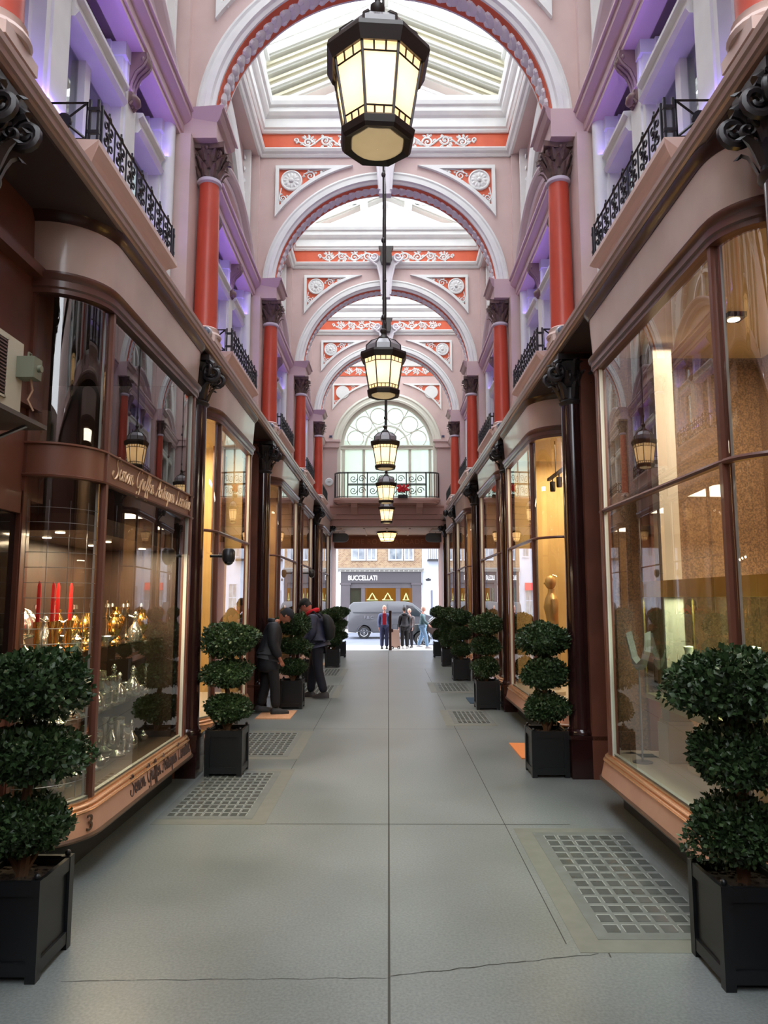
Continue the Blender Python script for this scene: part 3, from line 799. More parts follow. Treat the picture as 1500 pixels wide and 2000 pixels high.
# ------------------------------------------------------------------ balconettes with iron railings
def iron_panel(mb, M, L, h):
    """ornamental panel: M(u,v) u 0..L, v 0..h"""
    r = .007
    for v in (0.0, h): mb.tube([M(0, v), M(L, v)], .010, 4)
    nmot = max(1, int(round(L/.22))); d = L/nmot
    for i in range(nmot):
        c = d*(i+.5)
        mb.tube([M(d*i, 0), M(d*i, h)], r, 4)
        for q in (-1, 1):
            for vv, dd in ((h*.3, 1), (h*.7, -1)):
                pts = spiral(c + q*d*.2, vv, d*.22, 1.3, q*dd, pi/2*dd, 12)
                mb.tube([M(u, v) for u, v in pts], r, 4)
        mb.tube([M(c, 0), M(c, h)], r, 4)
        pts = spiral(c, h*1.02, d*.16, .5, 1, 0, 6)
        mb.tube([M(u, v) for u, v in pts], r, 4); mb.tube([M(c, h), M(c, h + .05)], .008, 4)
def make_balconette():
    t = thing('balconette', '', 'balcony', (0, 0, 0), group='pink balconettes with black iron railings under the upper windows')
    a = MB()
    pr = [(1.99, 4.56), (1.99, 4.62), (2.01, 4.64), (2.01, 4.80), (1.99, 4.83), (1.96, 4.85), (1.93, 4.88), (1.93, 4.92), (2.42, 4.93), (2.42, 4.56)]
    dd = [0, 0, .02, .02, 0, -.03, -.06, -.06, -.06, 0]
    a.sweep([[(x, (1.27 + e) if q == 0 else (2.98 - e), z) for (x, z), e in zip(pr, dd)] for q in (0, 1)])
    a.box(2.0, 2.2, 1.0, 3.3, 4.56, 4.6)
    a.build('pedestal', pinkbase, t)
    a = MB(); h = .27; zb = 4.95; x0 = 1.96; ya, yb = 1.25, 3.0
    iron_panel(a, lambda u, v: (x0, ya + .07 + u, zb + v), yb - ya - .14, h)
    a.build('long_railing', iron, t)
    for y in (ya, yb):
        a = MB()
        for (xx, yy) in ((x0, y), (x0, y + (.06 if y == ya else -.06)), (x0 + .06, y)):
            a.box(xx - .008, xx + .008, yy - .008, yy + .008, 4.92, zb + h + .02)
        for zz in (zb + .05, zb + h - .05): a.box(x0 - .012, x0 + .07, y - .012, y + .012, zz - .012, zz + .012)
        xa, xb = x0 + .08, 2.36
        a.tube([(xa, y, zb), (xb, y, zb), (xb, y, zb + h), (xa, y, zb + h)], .012, 4, closed=True)
        a.tube([(xa, y, zb), (xb, y, zb + h)], .010, 4); a.tube([(xb, y, zb), (xa, y, zb + h)], .010, 4)
        a.lathe([(.001, -.012), (.055, -.012), (.055, .012), (.001, .012)], ((xa + xb)/2, y, zb + h/2), 14, 'y')
        a.build('end_railing', iron, t)
    return t
BAL = {}
for b in range(0, 5):
    for s in (1, -1):
        if not BAL: BAL[(b, s)] = make_balconette(); BAL[(b, s)].location = (0, YK(b), 0); src = BAL[(b, s)]
        else: BAL[(b, s)] = dup(src, (0, YK(b), 0), mirror=(s < 0))
        BAL[(b, s)]['label'] = 'pink balconette with black iron railing, %s in depth along the %s wall' % (ORD[b], side(s))

# ------------------------------------------------------------------ glazed roof
rf = struct('ceiling')
a = MB(); g = MB()
YR0, YR1 = -5.2, 24.9
for s in (-1, 1):
    g.prism([(s*2.2, YR0, 11.5), (0, YR0, 12.45), (0, YR0, 12.47), (s*2.2, YR0, 11.52)], (0, YR1 - YR0, 0))
    y = YR0
    while y < YR1:
        a.prism([(s*2.2, y, 11.42), (0, y, 12.37), (0, y, 12.45), (s*2.2, y, 11.5)], (0, .04, 0))
        y += .62
a.box(-.06, .06, YR0, YR1, 12.33, 12.5)
wb = struct('wall_back')  # unseen closure added behind the camera to darken pane reflections, open to sky above
c = MB(); c.box(-3.8, 3.8, -5.4, -5.2, 0, 5.6); c.build('back_wall_plaster', mat('back_wall_paint', (180, 166, 158), .8, col2=(160, 146, 138), scale=1), wb)
for s_ in (-1, 1):
    c = MB(); c.box(*sorted((s_*2.42, s_*2.6)), -5.2, -.7, 4.9, 7.3); c.build('side_wall', pink, wb)
a.build('roof_rafter', white, rf); g.build('roof_pane', roofglass, rf)
# ------------------------------------------------------------------ shop fronts
def bay_path(y0, y1, rn=.42, rf=.2, n=10, x0=XG, xb=2.42):
    """plan of the window line, arcade face at x0, as (x, y, nx, ny) with outward normal"""
    P = []
    if xb > x0 + rn + .005: P.append((xb, y0, 0, -1))
    for i in range(n + 1):
        a = -pi/2 - (pi/2)*i/n
        P.append((x0 + rn + rn*cos(a), y0 + rn + rn*sin(a), cos(a), sin(a)))
    for i in range(n + 1):
        a = pi - (pi/2)*i/n
        P.append((x0 + rf + rf*cos(a), y1 - rf + rf*sin(a), cos(a), sin(a)))
    P.append((xb, y1, 0, 1))
    return P
def sweep_plan(mb, path, prof, s, smooth=True):
    mb.sweep([[(s*(x + nx*o), y + ny*o, z) for o, z in prof] for x, y, nx, ny in path], smooth=smooth)
doormat_m = mat('orange_doormat', (224, 172, 132), .9, col2=(208, 154, 114), scale=30)
steelwhite = mat('pale_metal_edge', (206, 206, 198), .35)
def interior_mat(name, c, c2=None): return mat(name, c, .8, col2=c2 or c, scale=3)
class Spec: pass
SHOPS = []
def make_shop(s, y0, y1, label, style, power, lcol, band=None, rn=.42):
    t = thing('shop_front', label, 'shop front', (s*XG, (y0+y1)/2, 0), group='curved shop windows on copper risers')
    ox, oy = s*XG, (y0+y1)/2
    def B(mb, name, m, par=t):
        mb.v = [(x - ox, y - oy, z) for x, y, z in mb.v] if par is t or True else mb.v
        return mb.build(name, m, par)
    path = bay_path(y0, y1, rn)
    a = MB(); sweep_plan(a, path, [(-.12, 0), (-.09, .02), (-.09, .2), (-.02, .245), (-.3, .25), (-.3, 0)], s); B(a, 'plinth', black)
    a = MB(); sweep_plan(a, path, [(.0, .235), (.085, .24), (.10, .25), (.102, .262), (.09, .275), (0, .275)], s); B(a, 'bottom_edge', bronze)
    a = MB(); sweep_plan(a, path, [(-.1, .27), (.085, .275), (.055, .40), (-.1, .40)], s); rs = B(a, 'copper_riser', copper)
    a = MB(); sweep_plan(a, path, [(-.1, .40), (.06, .40), (.066, .41), (.06, .42), (.045, .425), (.05, .44), (.04, .45), (.02, .455), (.022, .468), (-.1, .468)], s); B(a, 'copper_sill', copperb)
    glass_path = path[1:] if path[0][0] > 2.41 else path
    gz = [(.468, 2.6 if band else 2.56), (2.83 if band else 2.58, 3.88)]
    gi = rn and 11
    for (za, zb) in gz:
        P1 = [p for p in glass_path[:12]]; P2 = glass_path[11 if path[0][0] > 2.41 else 11:]
        k = 11
        for nm, PP in (('curved_pane', glass_path[:k]), ('flat_pane', glass_path[k-1:])):
            a = MB(); a.sweep([[(s*(x + nx*o), y + ny*o, z) for o, z in ((0, za), (0, zb))] for x, y, nx, ny in PP], closed=False, caps=False, smooth=True)
            B(a, nm, shopglass)
    # mullions and frame
    a = MB()
    yc = y0 + rn
    for bb in ((XG-.025, XG+.03, yc - .02, yc + .02), (XG-.03, XG+.05, y1 - .26, y1 - .20), (2.34, 2.44, y0 - .02, y0 + .07), (2.34, 2.44, y1 - .07, y1 + .02)):
        a = MB(); a.box(*sorted((s*bb[0], s*bb[1])), bb[2], bb[3], .468, 3.88); B(a, 'mullion', brown)
    a = MB()
    if not band: sweep_plan(a, path, [(-.02, 2.555), (.022, 2.555), (.03, 2.57), (.022, 2.585), (-.02, 2.585)], s); B(a, 'transom_bar', brown)
    a = MB(); a.box(*sorted((s*(XG+.03), s*(XG+.05))), yc - .012, yc + .03, .468, 3.88); sweep_plan(a, path, [(-.03, .466), (.0, .466), (.0, .485), (-.03, .485)], s)
    a.box(*sorted((s*(XG-.012), s*(XG+.02))), y1 - .275, y1 - .26, .468, 3.88)
    B(a, 'pale_edge_strip', steelwhite)
    if band:
        a = MB(); sweep_plan(a, path, [(-.04, 2.6), (.03, 2.6), (.035, 2.612), (.012, 2.62), (.012, 2.815), (.03, 2.82), (.03, 2.832), (-.04, 2.832)], s)
        bd = B(a, 'sign_band', mat('band_brown', (128, 82, 64), .4))
    a = MB(); sweep_plan(a, path, [(-.05, 3.86), (.035, 3.86), (.035, 3.89), (.05, 3.90), (.05, 3.945), (.07, 3.96), (.075, 3.985), (.05, 3.99), (.05, 4.01), (-.05, 4.01)], s); B(a, 'frame_head', mat('head_brown', (112, 74, 64), .32, coat=.3))
    a = MB(); sweep_plan(a, path, [(-.05, 4.0), (.03, 4.0), (.055, 4.36), (-.05, 4.36)], s); B(a, 'fascia', taupe)
    a = MB(); sweep_plan(a, path, [(-.05, 4.355), (.06, 4.355), (.065, 4.37), (.075, 4.385), (.10, 4.42), (.10, 4.435), (-.05, 4.435)], s); B(a, 'fascia_cove', darkbrown)
    # interior shell
    iw = struct('wall_shop_interior', (0, 0, 0))
    xb = 3.5
    a = MB()
    a.box(*sorted((s*xb, s*(xb+.1))), y0, y1, .2, 4.3)
    a.box(*sorted((s*2.35, s*xb)), y0 + .02, y0 + .06, .2, 4.3); a.box(*sorted((s*2.1, s*xb)), y1 - .06, y1 - .02, .2, 4.3)
    a.build('shop_back_wall', style['wall'], iw)
    a = MB(); sweep_plan(a, path, [(-.02, .30), (-.02, .47), (-.35, .47), (-.35, .30)], s); a.box(*sorted((s*2.25, s*xb)), y0 + .06, y1 - .06, .40, .468)
    a.build('shop_display_floor', style['floor'], iw)
    a = MB(); a.box(*sorted((s*2.0, s*xb)), y0 + .3, y1 - .15, 4.0, 4.1); a.build('shop_ceiling', style['ceil'], iw)
    if power: area_light('shop_ceiling_light', (s*2.75, (y0+y1)/2, 3.95), (0, 0, 0), .9, (y1-y0)*.6, power, lcol)
    return t
ST = {
 'dark': dict(wall=mat('dark_shop_wall', (58, 42, 34), .7, col2=(44, 32, 26), scale=3), floor=mat('dark_display_floor', (90, 70, 52), .5), ceil=mat('dark_shop_ceiling', (70, 58, 50), .8)),
 'beige': dict(wall=mat('speckled_brown_wall', (140, 106, 74), .45, col2=(84, 62, 44), scale=70), floor=mat('beige_display_floor', (206, 192, 168), .5), ceil=mat('beige_shop_ceiling', (206, 190, 160), .8)),
 'yellow': dict(wall=mat('golden_shop_wall', (216, 186, 128), .7, col2=(204, 172, 112), scale=2), floor=mat('pale_display_floor', (214, 204, 186), .5), ceil=mat('pale_shop_ceiling', (214, 200, 170), .8)),
 'warm': dict(wall=mat('warm_shop_wall', (176, 138, 96), .7, col2=(150, 116, 84), scale=2), floor=mat('pale_display_floor', (214, 204, 186), .5), ceil=mat('pale_shop_ceiling', (214, 200, 170), .8)),
}
WARM = (1.0, .80, .55)
make_shop(-1, 4.66, 7.42, 'antiques shop front numbered 3 with gilt script on its brown band', ST['dark'], 2, WARM, band='text', rn=.36)
make_shop(1, 3.74, 6.58, 'jewellery shop front with pale display and long copper riser at the viewer', ST['beige'], 50, (1, .88, .70), rn=.30)
make_shop(-1, 7.98, 10.5, 'shop front with golden lit interior behind the second planter, antiques side', ST['yellow'], 75, WARM)
make_shop(1, 9.05, 11.62, 'shop front with golden curtain and red panel, past the first dark column', ST['yellow'], 60, WARM)
make_shop(-1, 12.85, 15.85, 'shop front behind the person with the backpack', ST['warm'], 50, WARM)
make_shop(1, 12.1, 15.0, 'shop front with bronze panel just past the second dark column, jewellery side', ST['warm'], 50, WARM)
make_shop(-1, 16.3, 18.95, 'narrow distant shop front past the third dark column, antiques side', ST['warm'], 40, WARM)
make_shop(1, 17.4, 20.1, 'distant shop front past the third dark column, jewellery side', ST['warm'], 40, WARM)
make_shop(-1, 21.3, 24.3, 'last shop front before the street on the antiques side', ST['warm'], 30, WARM)
make_shop(1, 20.6, 23.4, 'last shop front before the street on the jewellery side', ST['warm'], 30, WARM)

# recessed doors and dark panelling between the shops
DOORS = [(-1, 3.55, 4.64), (1, 6.62, 7.42), (-1, 10.55, 11.68), (1, 7.78, 9.02), (-1, 12.05, 12.82), (1, 15.05, 15.9), (-1, 19.0, 20.2), (1, 16.3, 17.38), (-1, 20.5, 21.28), (1, 23.45, 24.4), (-1, 7.6, 7.95)]
wd = struct('wall_shop_recess')
a = MB()
for s, y0, y1 in DOORS:
    a.box(*sorted((s*2.36, s*2.5)), y0 - .3, y1 + .3, 2.45, 4.44)
    a.box(*sorted((s*2.30, s*2.4)), y0 - .1, y1 + .1, 3.05, 3.12); a.box(*sorted((s*2.28, s*2.4)), y0 - .1, y1 + .1, 3.95, 4.02)
for k in range(0, 6):
    for s in (-1, 1): a.box(*sorted((s*2.1, s*2.5)), YK(k) - .17, YK(k) + .17, 0, 4.44)
for s in (-1, 1):
    a.box(*sorted((s*2.05, s*2.3)), -5.2, 3.1, 0, 4.44)
    a.box(*sorted((s*2.3, s*2.6)), -5.2, 3.4, 0, 4.5)
    a.box(*sorted((s*3.6, s*3.75)), -1, 24.6, 0, 5.0)
    a.box(*sorted((s*2.3, s*3.7)), 23.5 if s > 0 else 24.35, 24.6, 0, 4.44)
a.build('panelling', brown, wd)
dark_glass = mat('door_glass_dark', (26, 22, 20), .08, coat=.6)
for i, (s, y0, y1) in enumerate(DOORS[:10]):
    d = struct('door_%d' % (i+1), (s*2.4, (y0+y1)/2, 0)); hw = (y1-y0)/2 + .12
    a = MB()
    for q in (-1, 1): a.box(-.05, .05, *sorted((q*hw, q*(hw-.13))), 0, 2.5)
    a.box(-.05, .05, -hw, hw, 2.35, 2.5); a.box(-.05, .05, -hw, hw, 0, .3); a.box(-.03, .03, -hw, hw, 1.0, 1.08)
    a.build('door_frame', brown, d)
    a = MB(); a.box(.0, .02, -hw + .1, hw - .1, .3, 2.4); a.build('door_pane', dark_glass, d)
    a = MB(); a.tube([(-s*.06, -hw*.55, .95), (-s*.09, -hw*.55, 1.0), (-s*.09, -hw*.55, 1.3), (-s*.06, -hw*.55, 1.35)], .012, 6); a.build('door_handle', copperb, d)

# sign lettering on the antiques front
shopf = [o for o in bpy.data.objects if o.get('label', '').startswith('antiques shop front')][0]
riser = [c for c in shopf.children if c.name.startswith('copper_riser')][0]
bandp = [c for c in shopf.children if c.name.startswith('sign_band')][0]
gilt = mat('gilt_lettering', (226, 190, 150), .35, metal=.3)
oxx, oyy = -XG, (4.66 + 7.42)/2
# reading direction: arcade-facing left wall reads with +y to the viewer's right
a = MB(); script_text(a, 'Simon Griffin Antiques Limited', lambda u, v, w: Vector((-XG + .016 + w - oxx, u - oyy, v)), 5.14, 2.672, 2.02, .0062)
a.build('lettering', gilt, bandp)
a = MB(); script_text(a, 'Simon Griffin Antiques Limited', lambda u, v, w: Vector((-XG + .072 + (.335 - v)*.24 + w - oxx, u - oyy, v)), 5.62, .315, 1.6, .0062)
a.build('lettering', mat('engraved_lettering', (58, 34, 26), .6), riser)
pa = radians(-45)
put_text('3', .145, .004, bronze, (0 - .0, 0, 0), (0, 1, 0), (0, 0, 1), riser, name='number_three')
num = riser.children[-1] if riser.children[-1].name.startswith('number') else [c for c in riser.children if c.name.startswith('number')][0]
_c = Vector((-(XG + .36) + .36*cos(radians(17)), 4.66 + .36 - .36*sin(radians(17)), 0)) + Vector((cos(radians(17)), -sin(radians(17)), 0))*.083
num.location = (_c.x - oxx, _c.y - oyy, .336); num.rotation_euler = (0, 0, -radians(17))

# ------------------------------------------------------------------ antiques in the left window
silver = mat('silver', (214, 208, 198), .18, metal=1.0)
goldm = mat('gilt_metal', (226, 176, 96), .22, metal=1.0)
crystal = mat('cut_glass', (222, 220, 210), .09, metal=.85)
redwax = mat('red_candle_wax', (214, 30, 26), .5)
shelfg = glass_mat('shelf_glass', (214, 226, 216), 1.5)
case = thing('display_case', 'dark display case with glass shelves inside the antiques shop window', 'display case', (-2.5, 5.9, .468))
a = MB()
a.box(-.38, -.36, -.92, 1.2, 0, 1.85); a.box(-.38, .44, -.95, 1.25, 1.80, 1.92); a.box(-.36, .44, 1.22, 1.25, 0, 1.85)
a.build('case_body', mat('case_wood', (64, 44, 34), .45, col2=(50, 34, 26), scale=5), case)
for z in (.45, .94):
    a = MB(); a.box(-.34, .34, -.92, 1.2, z, z + .012); a.box(-.1, .3, -1.16, -.92, z, z + .012); a.build('glass_shelf', shelfg, case)
a = MB()
for j in range(5):
    a.lathe([(.001, 0), (.032, 0), (.032, .006), (.001, .006)], (.2 - .3*(j % 2), -.8 + j*.43, 1.793), 12)
a.build('downlight', emit_mat('warm_downlight', (255, 226, 180), 22), case)
for j in range(3): area_light('case_light', (-2.35, 5.15 + j*.75, 2.25), (0, 0, 0), .5, .3, 24, (1, .78, .5))
def lathe_obj(name, prof, m, n=14):
    a = MB(); a.lathe(prof, (0, 0, 0), n); return a.build(name, m)
def proto_items():
    L = []
    def T(nm, cat, parts):
        t = thing(nm, '', cat)
        for pn, prof, m in parts:
            a = MB(); a.lathe(prof, (0, 0, 0), 12); a.build(pn, m, t)
        return t
    L.append(('candlestick', T('candlestick', 'candlestick', [('stem', [(0, 0), (.05, 0), (.052, .012), (.03, .02), (.012, .04), (.018, .07), (.010, .10), (.016, .14), (.012, .18), (.026, .2), (.026, .21), (.0, .21)], silver)])))
    L.append(('goblet', T('goblet', 'goblet', [('body', [(0, 0), (.035, 0), (.035, .006), (.008, .012), (.008, .06), (.028, .075), (.036, .11), (.034, .14), (.030, .14), (.032, .11), (.0, .08)], crystal)])))
    L.append(('silver_bowl', T('silver_bowl', 'bowl', [('body', [(0, 0), (.04, 0), (.04, .01), (.02, .02), (.06, .04), (.085, .075), (.09, .085), (.082, .085), (.055, .05), (0, .035)], silver)])))
    L.append(('decanter', T('decanter', 'decanter', [('body', [(0, 0), (.05, 0), (.055, .03), (.05, .08), (.02, .12), (.014, .15), (.022, .165), (0, .165)], crystal), ('stopper', [(0, .165), (.012, .167), (.02, .185), (.008, .205), (0, .208)], crystal)])))
    L.append(('gilt_vase', T('gilt_vase', 'vase', [('body', [(0, 0), (.03, 0), (.032, .01), (.014, .03), (.04, .08), (.045, .12), (.02, .16), (.03, .18), (.0, .17)], goldm)])))
    t = T('teapot', 'teapot', [('body', [(0, 0), (.035, 0), (.036, .01), (.055, .04), (.055, .07), (.03, .095), (0, .10)], silver), ('lid', [(0, .1), (.028, .1), (.01, .115), (.008, .125), (0, .128)], silver)])
    a = MB(); a.tube([(.05, 0, .04), (.085, 0, .06), (.095, 0, .1)], [.012, .008, .006], 6); a.build('spout', silver, t)
    a = MB(); a.tube([(-.05, 0, .08), (-.085, 0, .085), (-.09, 0, .05), (-.05, 0, .03)], .006, 6); a.build('handle', silver, t)
    L.append(('teapot', t))
    t = thing('fan_ornament', '', 'ornament')
    a = MB()
    for i in range(9):
        an = radians(20 + i*17.5); a.tube([(0, 0, .03), (.07*cos(an), 0, .03 + .10*sin(an)), (.09*cos(an), .0, .03 + .13*sin(an))], [.004, .006, .012], 5)
    a.lathe([(0, 0), (.04, 0), (.04, .01), (.01, .02), (.01, .03), (0, .03)], (0, 0, 0), 10); a.build('body', goldm, t)
    L.append(('fan_ornament', t))
    return L
PI_ = proto_items()
GL = {'candlestick': 'silver candlestick with slim stem', 'goblet': 'small cut glass goblet', 'silver_bowl': 'shallow footed silver bowl', 'decanter': 'cut glass decanter with stopper',
      'gilt_vase': 'small gilt vase', 'teapot': 'silver teapot with spout', 'fan_ornament': 'gilt fan-shaped ornament'}
ri = random.Random(11)
shelves = [(.468 + .002, 'on the bottom of the antiques case'), (.468 + .462, 'on the lower glass shelf of the antiques case'), (.468 + .952, 'on the upper glass shelf of the antiques case')]
used = set()
for si, (z, where) in enumerate(shelves):
    cells = [(-2.25 - .175*r, 5.09 + c*.165) for r in range(3) for c in range(12)]
    BUSY = ((-2.42, 5.35), (-2.4, 6.3), (-2.45, 6.9), (-2.5, 5.08), (-2.3, 5.12), (-2.26, 5.24))
    SCM = {'candlestick': 1.5, 'goblet': 1.9, 'silver_bowl': .88, 'decanter': 1.42, 'gilt_vase': 1.7, 'teapot': .84, 'fan_ornament': .88}
    for ci, (x, y) in enumerate(cells):
        if ri.random() < .06 or (si == 2 and any((x-bx)**2 + (y-by)**2 < .05 for bx, by in BUSY)): continue
        q = ri.choice([0, 1, 1, 2, 3, 5, 1] if si < 2 else [0, 4, 6, 2, 5, 3, 4])
        nm, pr = PI_[q]
        lab = '%s %s' % (GL[nm], where)
        if nm not in used: o = pr; used.add(nm); o.location = (x, y, z)
        else: o = dup(pr, (x, y, z))
        o.rotation_euler = (0, 0, ri.uniform(0, 6)); sc = ri.uniform(.8, 1)*SCM[nm]; o.scale = (sc, sc, sc)
        o['label'] = lab; o['group'] = '%ss %s' % (nm.replace('_', ' '), where)
for nm, pr in PI_:
    if nm not in used:
        for c in list(pr.children): bpy.data.objects.remove(c)
        bpy.data.objects.remove(pr)
for i, (x, y) in enumerate(((-2.42, 4.80), (-2.3, 4.84), (-2.26, 4.96), (-2.3, 5.12), (-2.26, 5.24))):
    t = thing('red_candle', 'tall red candle in a gilt holder, %s along the antiques window' % ORD[i], 'candle', (x, y, 1.421), group='red candles in the antiques window')
    a = MB(); a.lathe([(0, 0), (.05, 0), (.05, .01), (.015, .03), (.02, .1), (.012, .16), (.028, .2), (.028, .22), (0, .22)], (0, 0, 0), 12); a.build('holder', goldm, t)
    a = MB(); a.lathe([(0, .2), (.014, .2), (.012, .46), (.004, .49), (0, .49)], (0, 0, 0), 10); a.build('wax', redwax, t)
for i, (x, y) in enumerate(((-2.42, 5.35), (-2.4, 6.3), (-2.45, 6.9))):
    t = thing('candelabrum', 'branched silver candelabrum, %s from the curved pane in the antiques case' % ORD[i], 'candelabrum', (x, y, 1.42), group='silver candelabra in the antiques case')
    a = MB(); a.lathe([(0, 0), (.07, 0), (.07, .015), (.02, .04), (.014, .15), (.022, .2), (.012, .3), (.02, .34), (.02, .36), (0, .36)], (0, 0, 0), 12); a.build('stem', silver, t)
    for q in range(4):
        an = q*pi/2 + .4; a = MB()
        a.tube([(0, 0, .22), (.06*cos(an), .06*sin(an), .2), (.12*cos(an), .12*sin(an), .24), (.13*cos(an), .13*sin(an), .3)], .007, 5)
        a.lathe([(0, 0), (.025, 0), (.02, .03), (0, .03)], (.13*cos(an), .13*sin(an), .3), 10); a.build('branch', silver, t)
t = thing('glass_dome', 'silver domed cover behind the red candles in the antiques window', 'dome', (-2.6, 5.2, 1.42))
a = MB(); a.lathe([(.13, 0), (.135, .02), (.12, .1), (.07, .17), (0, .2)], (0, 0, .12), 20); a.lathe([(0, .19), (.012, .2), (.02, .225), (0, .24)], (0, 0, .12), 10); a.build('cover', silver, t)
a = MB(); a.lathe([(0, 0), (.09, 0), (.05, .03), (.03, .08), (.13, .11), (.14, .12), (0, .12)], (0, 0, 0), 18); a.build('foot', silver, t)
# wire grille behind the curved pane
t = thing('security_grille', 'thin wire security grille behind the curved antiques pane', 'grille', (-2.26, 4.92, 1.3))
a = MB()
_g = lambda q: (-.07 + .34*cos(q), .10 + .34*sin(q))
for i in range(20): a.tube([(*_g(-pi/2 + pi/2*j/8), i*.1 - .8) for j in range(9)], .0022, 4)
for j in range(0, 9, 2): a.tube([(*_g(-pi/2 + pi/2*j/8), -.8), (*_g(-pi/2 + pi/2*j/8), 1.15)], .0022, 4)
a.build('wire_mesh', steel, t)

# ------------------------------------------------------------------ jewellery window on the right
cab = thing('jewellery_table', 'pale cantilevered display table with gold framed glass canopy in the jewellery window', 'table', (2.52, 5.2, .468))
a = MB(); a.box(-.3, .35, -1.1, 1.0, .50, .54); a.box(-.24, .3, -.95, .85, .44, .50); a.build('table_top', mat('brass_table_edge', (206, 190, 140), .35, metal=.4), cab)
a = MB(); a.box(-.06, .1, -.5, .4, 0, .44); a.box(-.14, .2, -.7, .6, 0, .04); a.build('pedestal', mat('beige_pedestal', (214, 196, 170), .5), cab)
a = MB(); a.box(-.3, .35, -1.1, 1.0, 1.34, 1.47); a.build('gold_canopy', mat('gold_band', (206, 160, 60), .3, metal=.8, col2=(236, 200, 110), scale=3), cab)
a = MB()
for (x, y) in ((-.29, -1.09), (-.29, .99), (-.29, 0)): a.box(x - .006, x + .006, y - .006, y + .006, .54, 1.34)
a.build('canopy_post', mat('brass', (190, 160, 90), .3, metal=.9), cab)
a = MB(); a.box(-.305, -.3, -1.1, 1.0, .54, 1.34); a.build('case_pane', shelfg, cab)
area_light('canopy_light', (2.52, 5.2, .468 + 1.33), (0, 0, 0), .4, 1.6, 45, (1, .95, .8))
area_light('case_back_light', (3.15, 5.1, 2.3), (0, 0, 0), .3, 1.8, 25, (1, .86, .6))  # added fill, brightens the wall behind the table, no fitting there
ivory = mat('ivory_stand', (240, 236, 214), .45)
for i, (x, y, h) in enumerate(((2.42, 5.75, .42), (2.6, 5.1, .46), (2.38, 4.62, .40))):
    t = thing('necklace_bust', ['ivory necklace bust at the far end of the jewellery table', 'taller ivory necklace bust at the middle of the jewellery table', 'ivory necklace bust at the near end of the jewellery table'][i], 'bust', (x, y, .468 + .54), group='ivory busts in the jewellery window')
    a = MB(); pf = [(0, 0), (.11, 0), (.12, .02), (.13, .10), (.12, .18), (.09, .25), (.05, .31), (.045, .36), (.06, .40), (0, .41)]
    a.lathe([(r, z*h/.41) for r, z in pf], (0, 0, 0), 18); a.v = [(x_*.7, y_*1.1, z_) for x_, y_, z_ in a.v]; a.build('bust_form', ivory, t)
    a = MB(); a.tube([(-.085*cos(q)*1.0 - .01, .10*sin(q), .20*h/.41 + .05*cos(q*1) * -1 + .03) for q in [-1.4 + .28*j for j in range(11)]], .006, 5); a.build('necklace', silver, t)
for i, (x, y, h) in enumerate(((2.5, 4.45, .5), (2.62, 4.28, .46), (2.45, 4.9, .34), (2.62, 4.75, .3))):
    t = thing('ring_cone', ['tall ivory bottle-shaped ring stand near the jewellery mullion', 'tall ivory bottle-shaped ring stand nearest the curved pane', 'short ivory ring cone in front of the gold canopy post', 'shortest ivory ring cone on the jewellery table'][i], 'ring stand', (x, y, .468 + .54), group='ivory ring stands in the jewellery window')
    a = MB(); a.lathe([(0, 0), (.04, 0), (.045, h*.1), (.04, h*.55), (.014, h*.75), (.012, h*.95), (.018, h), (0, h)], (0, 0, 0), 14); a.build('cone_form', ivory, t)
t = thing('necklace_stand', 'grey V-shaped necklace display on a slim rod by the far jewellery pane', 'necklace stand', (2.12, 6.05, .468), group=None)
a = MB(); a.tube([(0, .0, 0), (0, .0, .75)], .008, 6); a.lathe([(0, 0), (.08, 0), (.08, .01), (0, .012)], (0, 0, 0), 16); a.build('rod', steel, t)
a = MB(); a.sweep([[(x, y, z + e) for x, y, e in ((-.02, yy, 0), (.03, yy, .0), (.03, yy, .07), (-.02, yy, .05))] for yy, z in ((-.22, 1.0), (-.2, .9), (-.1, .78), (0, .74), (.1, .78), (.18, .9), (.24, .98))]); a.build('collar_form', mat('grey_velvet', (150, 152, 146), .7), t)
t = thing('display_pillar', 'pale beige square pillar inside the jewellery window', 'pillar', (2.42, 6.12, .468))
a = MB(); a.box(-.07, .09, -.08, .08, 0, 3.5); a.build('shaft', mat('beige_pillar', (190, 176, 156), .6), t)
a = MB(); a.box(-.1, .12, -.11, .11, 0, .3); a.box(-.09, .11, -.1, .1, .3, .33); a.build('base', mat('beige_pillar', (206, 192, 170), .6), t)
area_light('jewellery_light', (2.9, 4.9, 3.6), (0, 0, 0), .8, 1.6, 30, (1, .86, .66))
# spot on ceiling
for i, y in enumerate((4.6, 5.4)):
    t = thing('ceiling_downlight', ['square black downlight in the jewellery ceiling by the mullion', 'square black downlight deeper in the jewellery ceiling'][i], 'light', (2.75, y, 3.96), group='downlights in the jewellery ceiling')
    a = MB(); a.box(-.07, .07, -.07, .07, 0, .04); a.build('housing', black, t)
    a = MB(); a.lathe([(0, -.005), (.045, -.005), (.045, .0), (0, .0)], (0, 0, 0), 12); a.build('lens', emit_mat('warm_downlight', (255, 226, 180), 22), t)
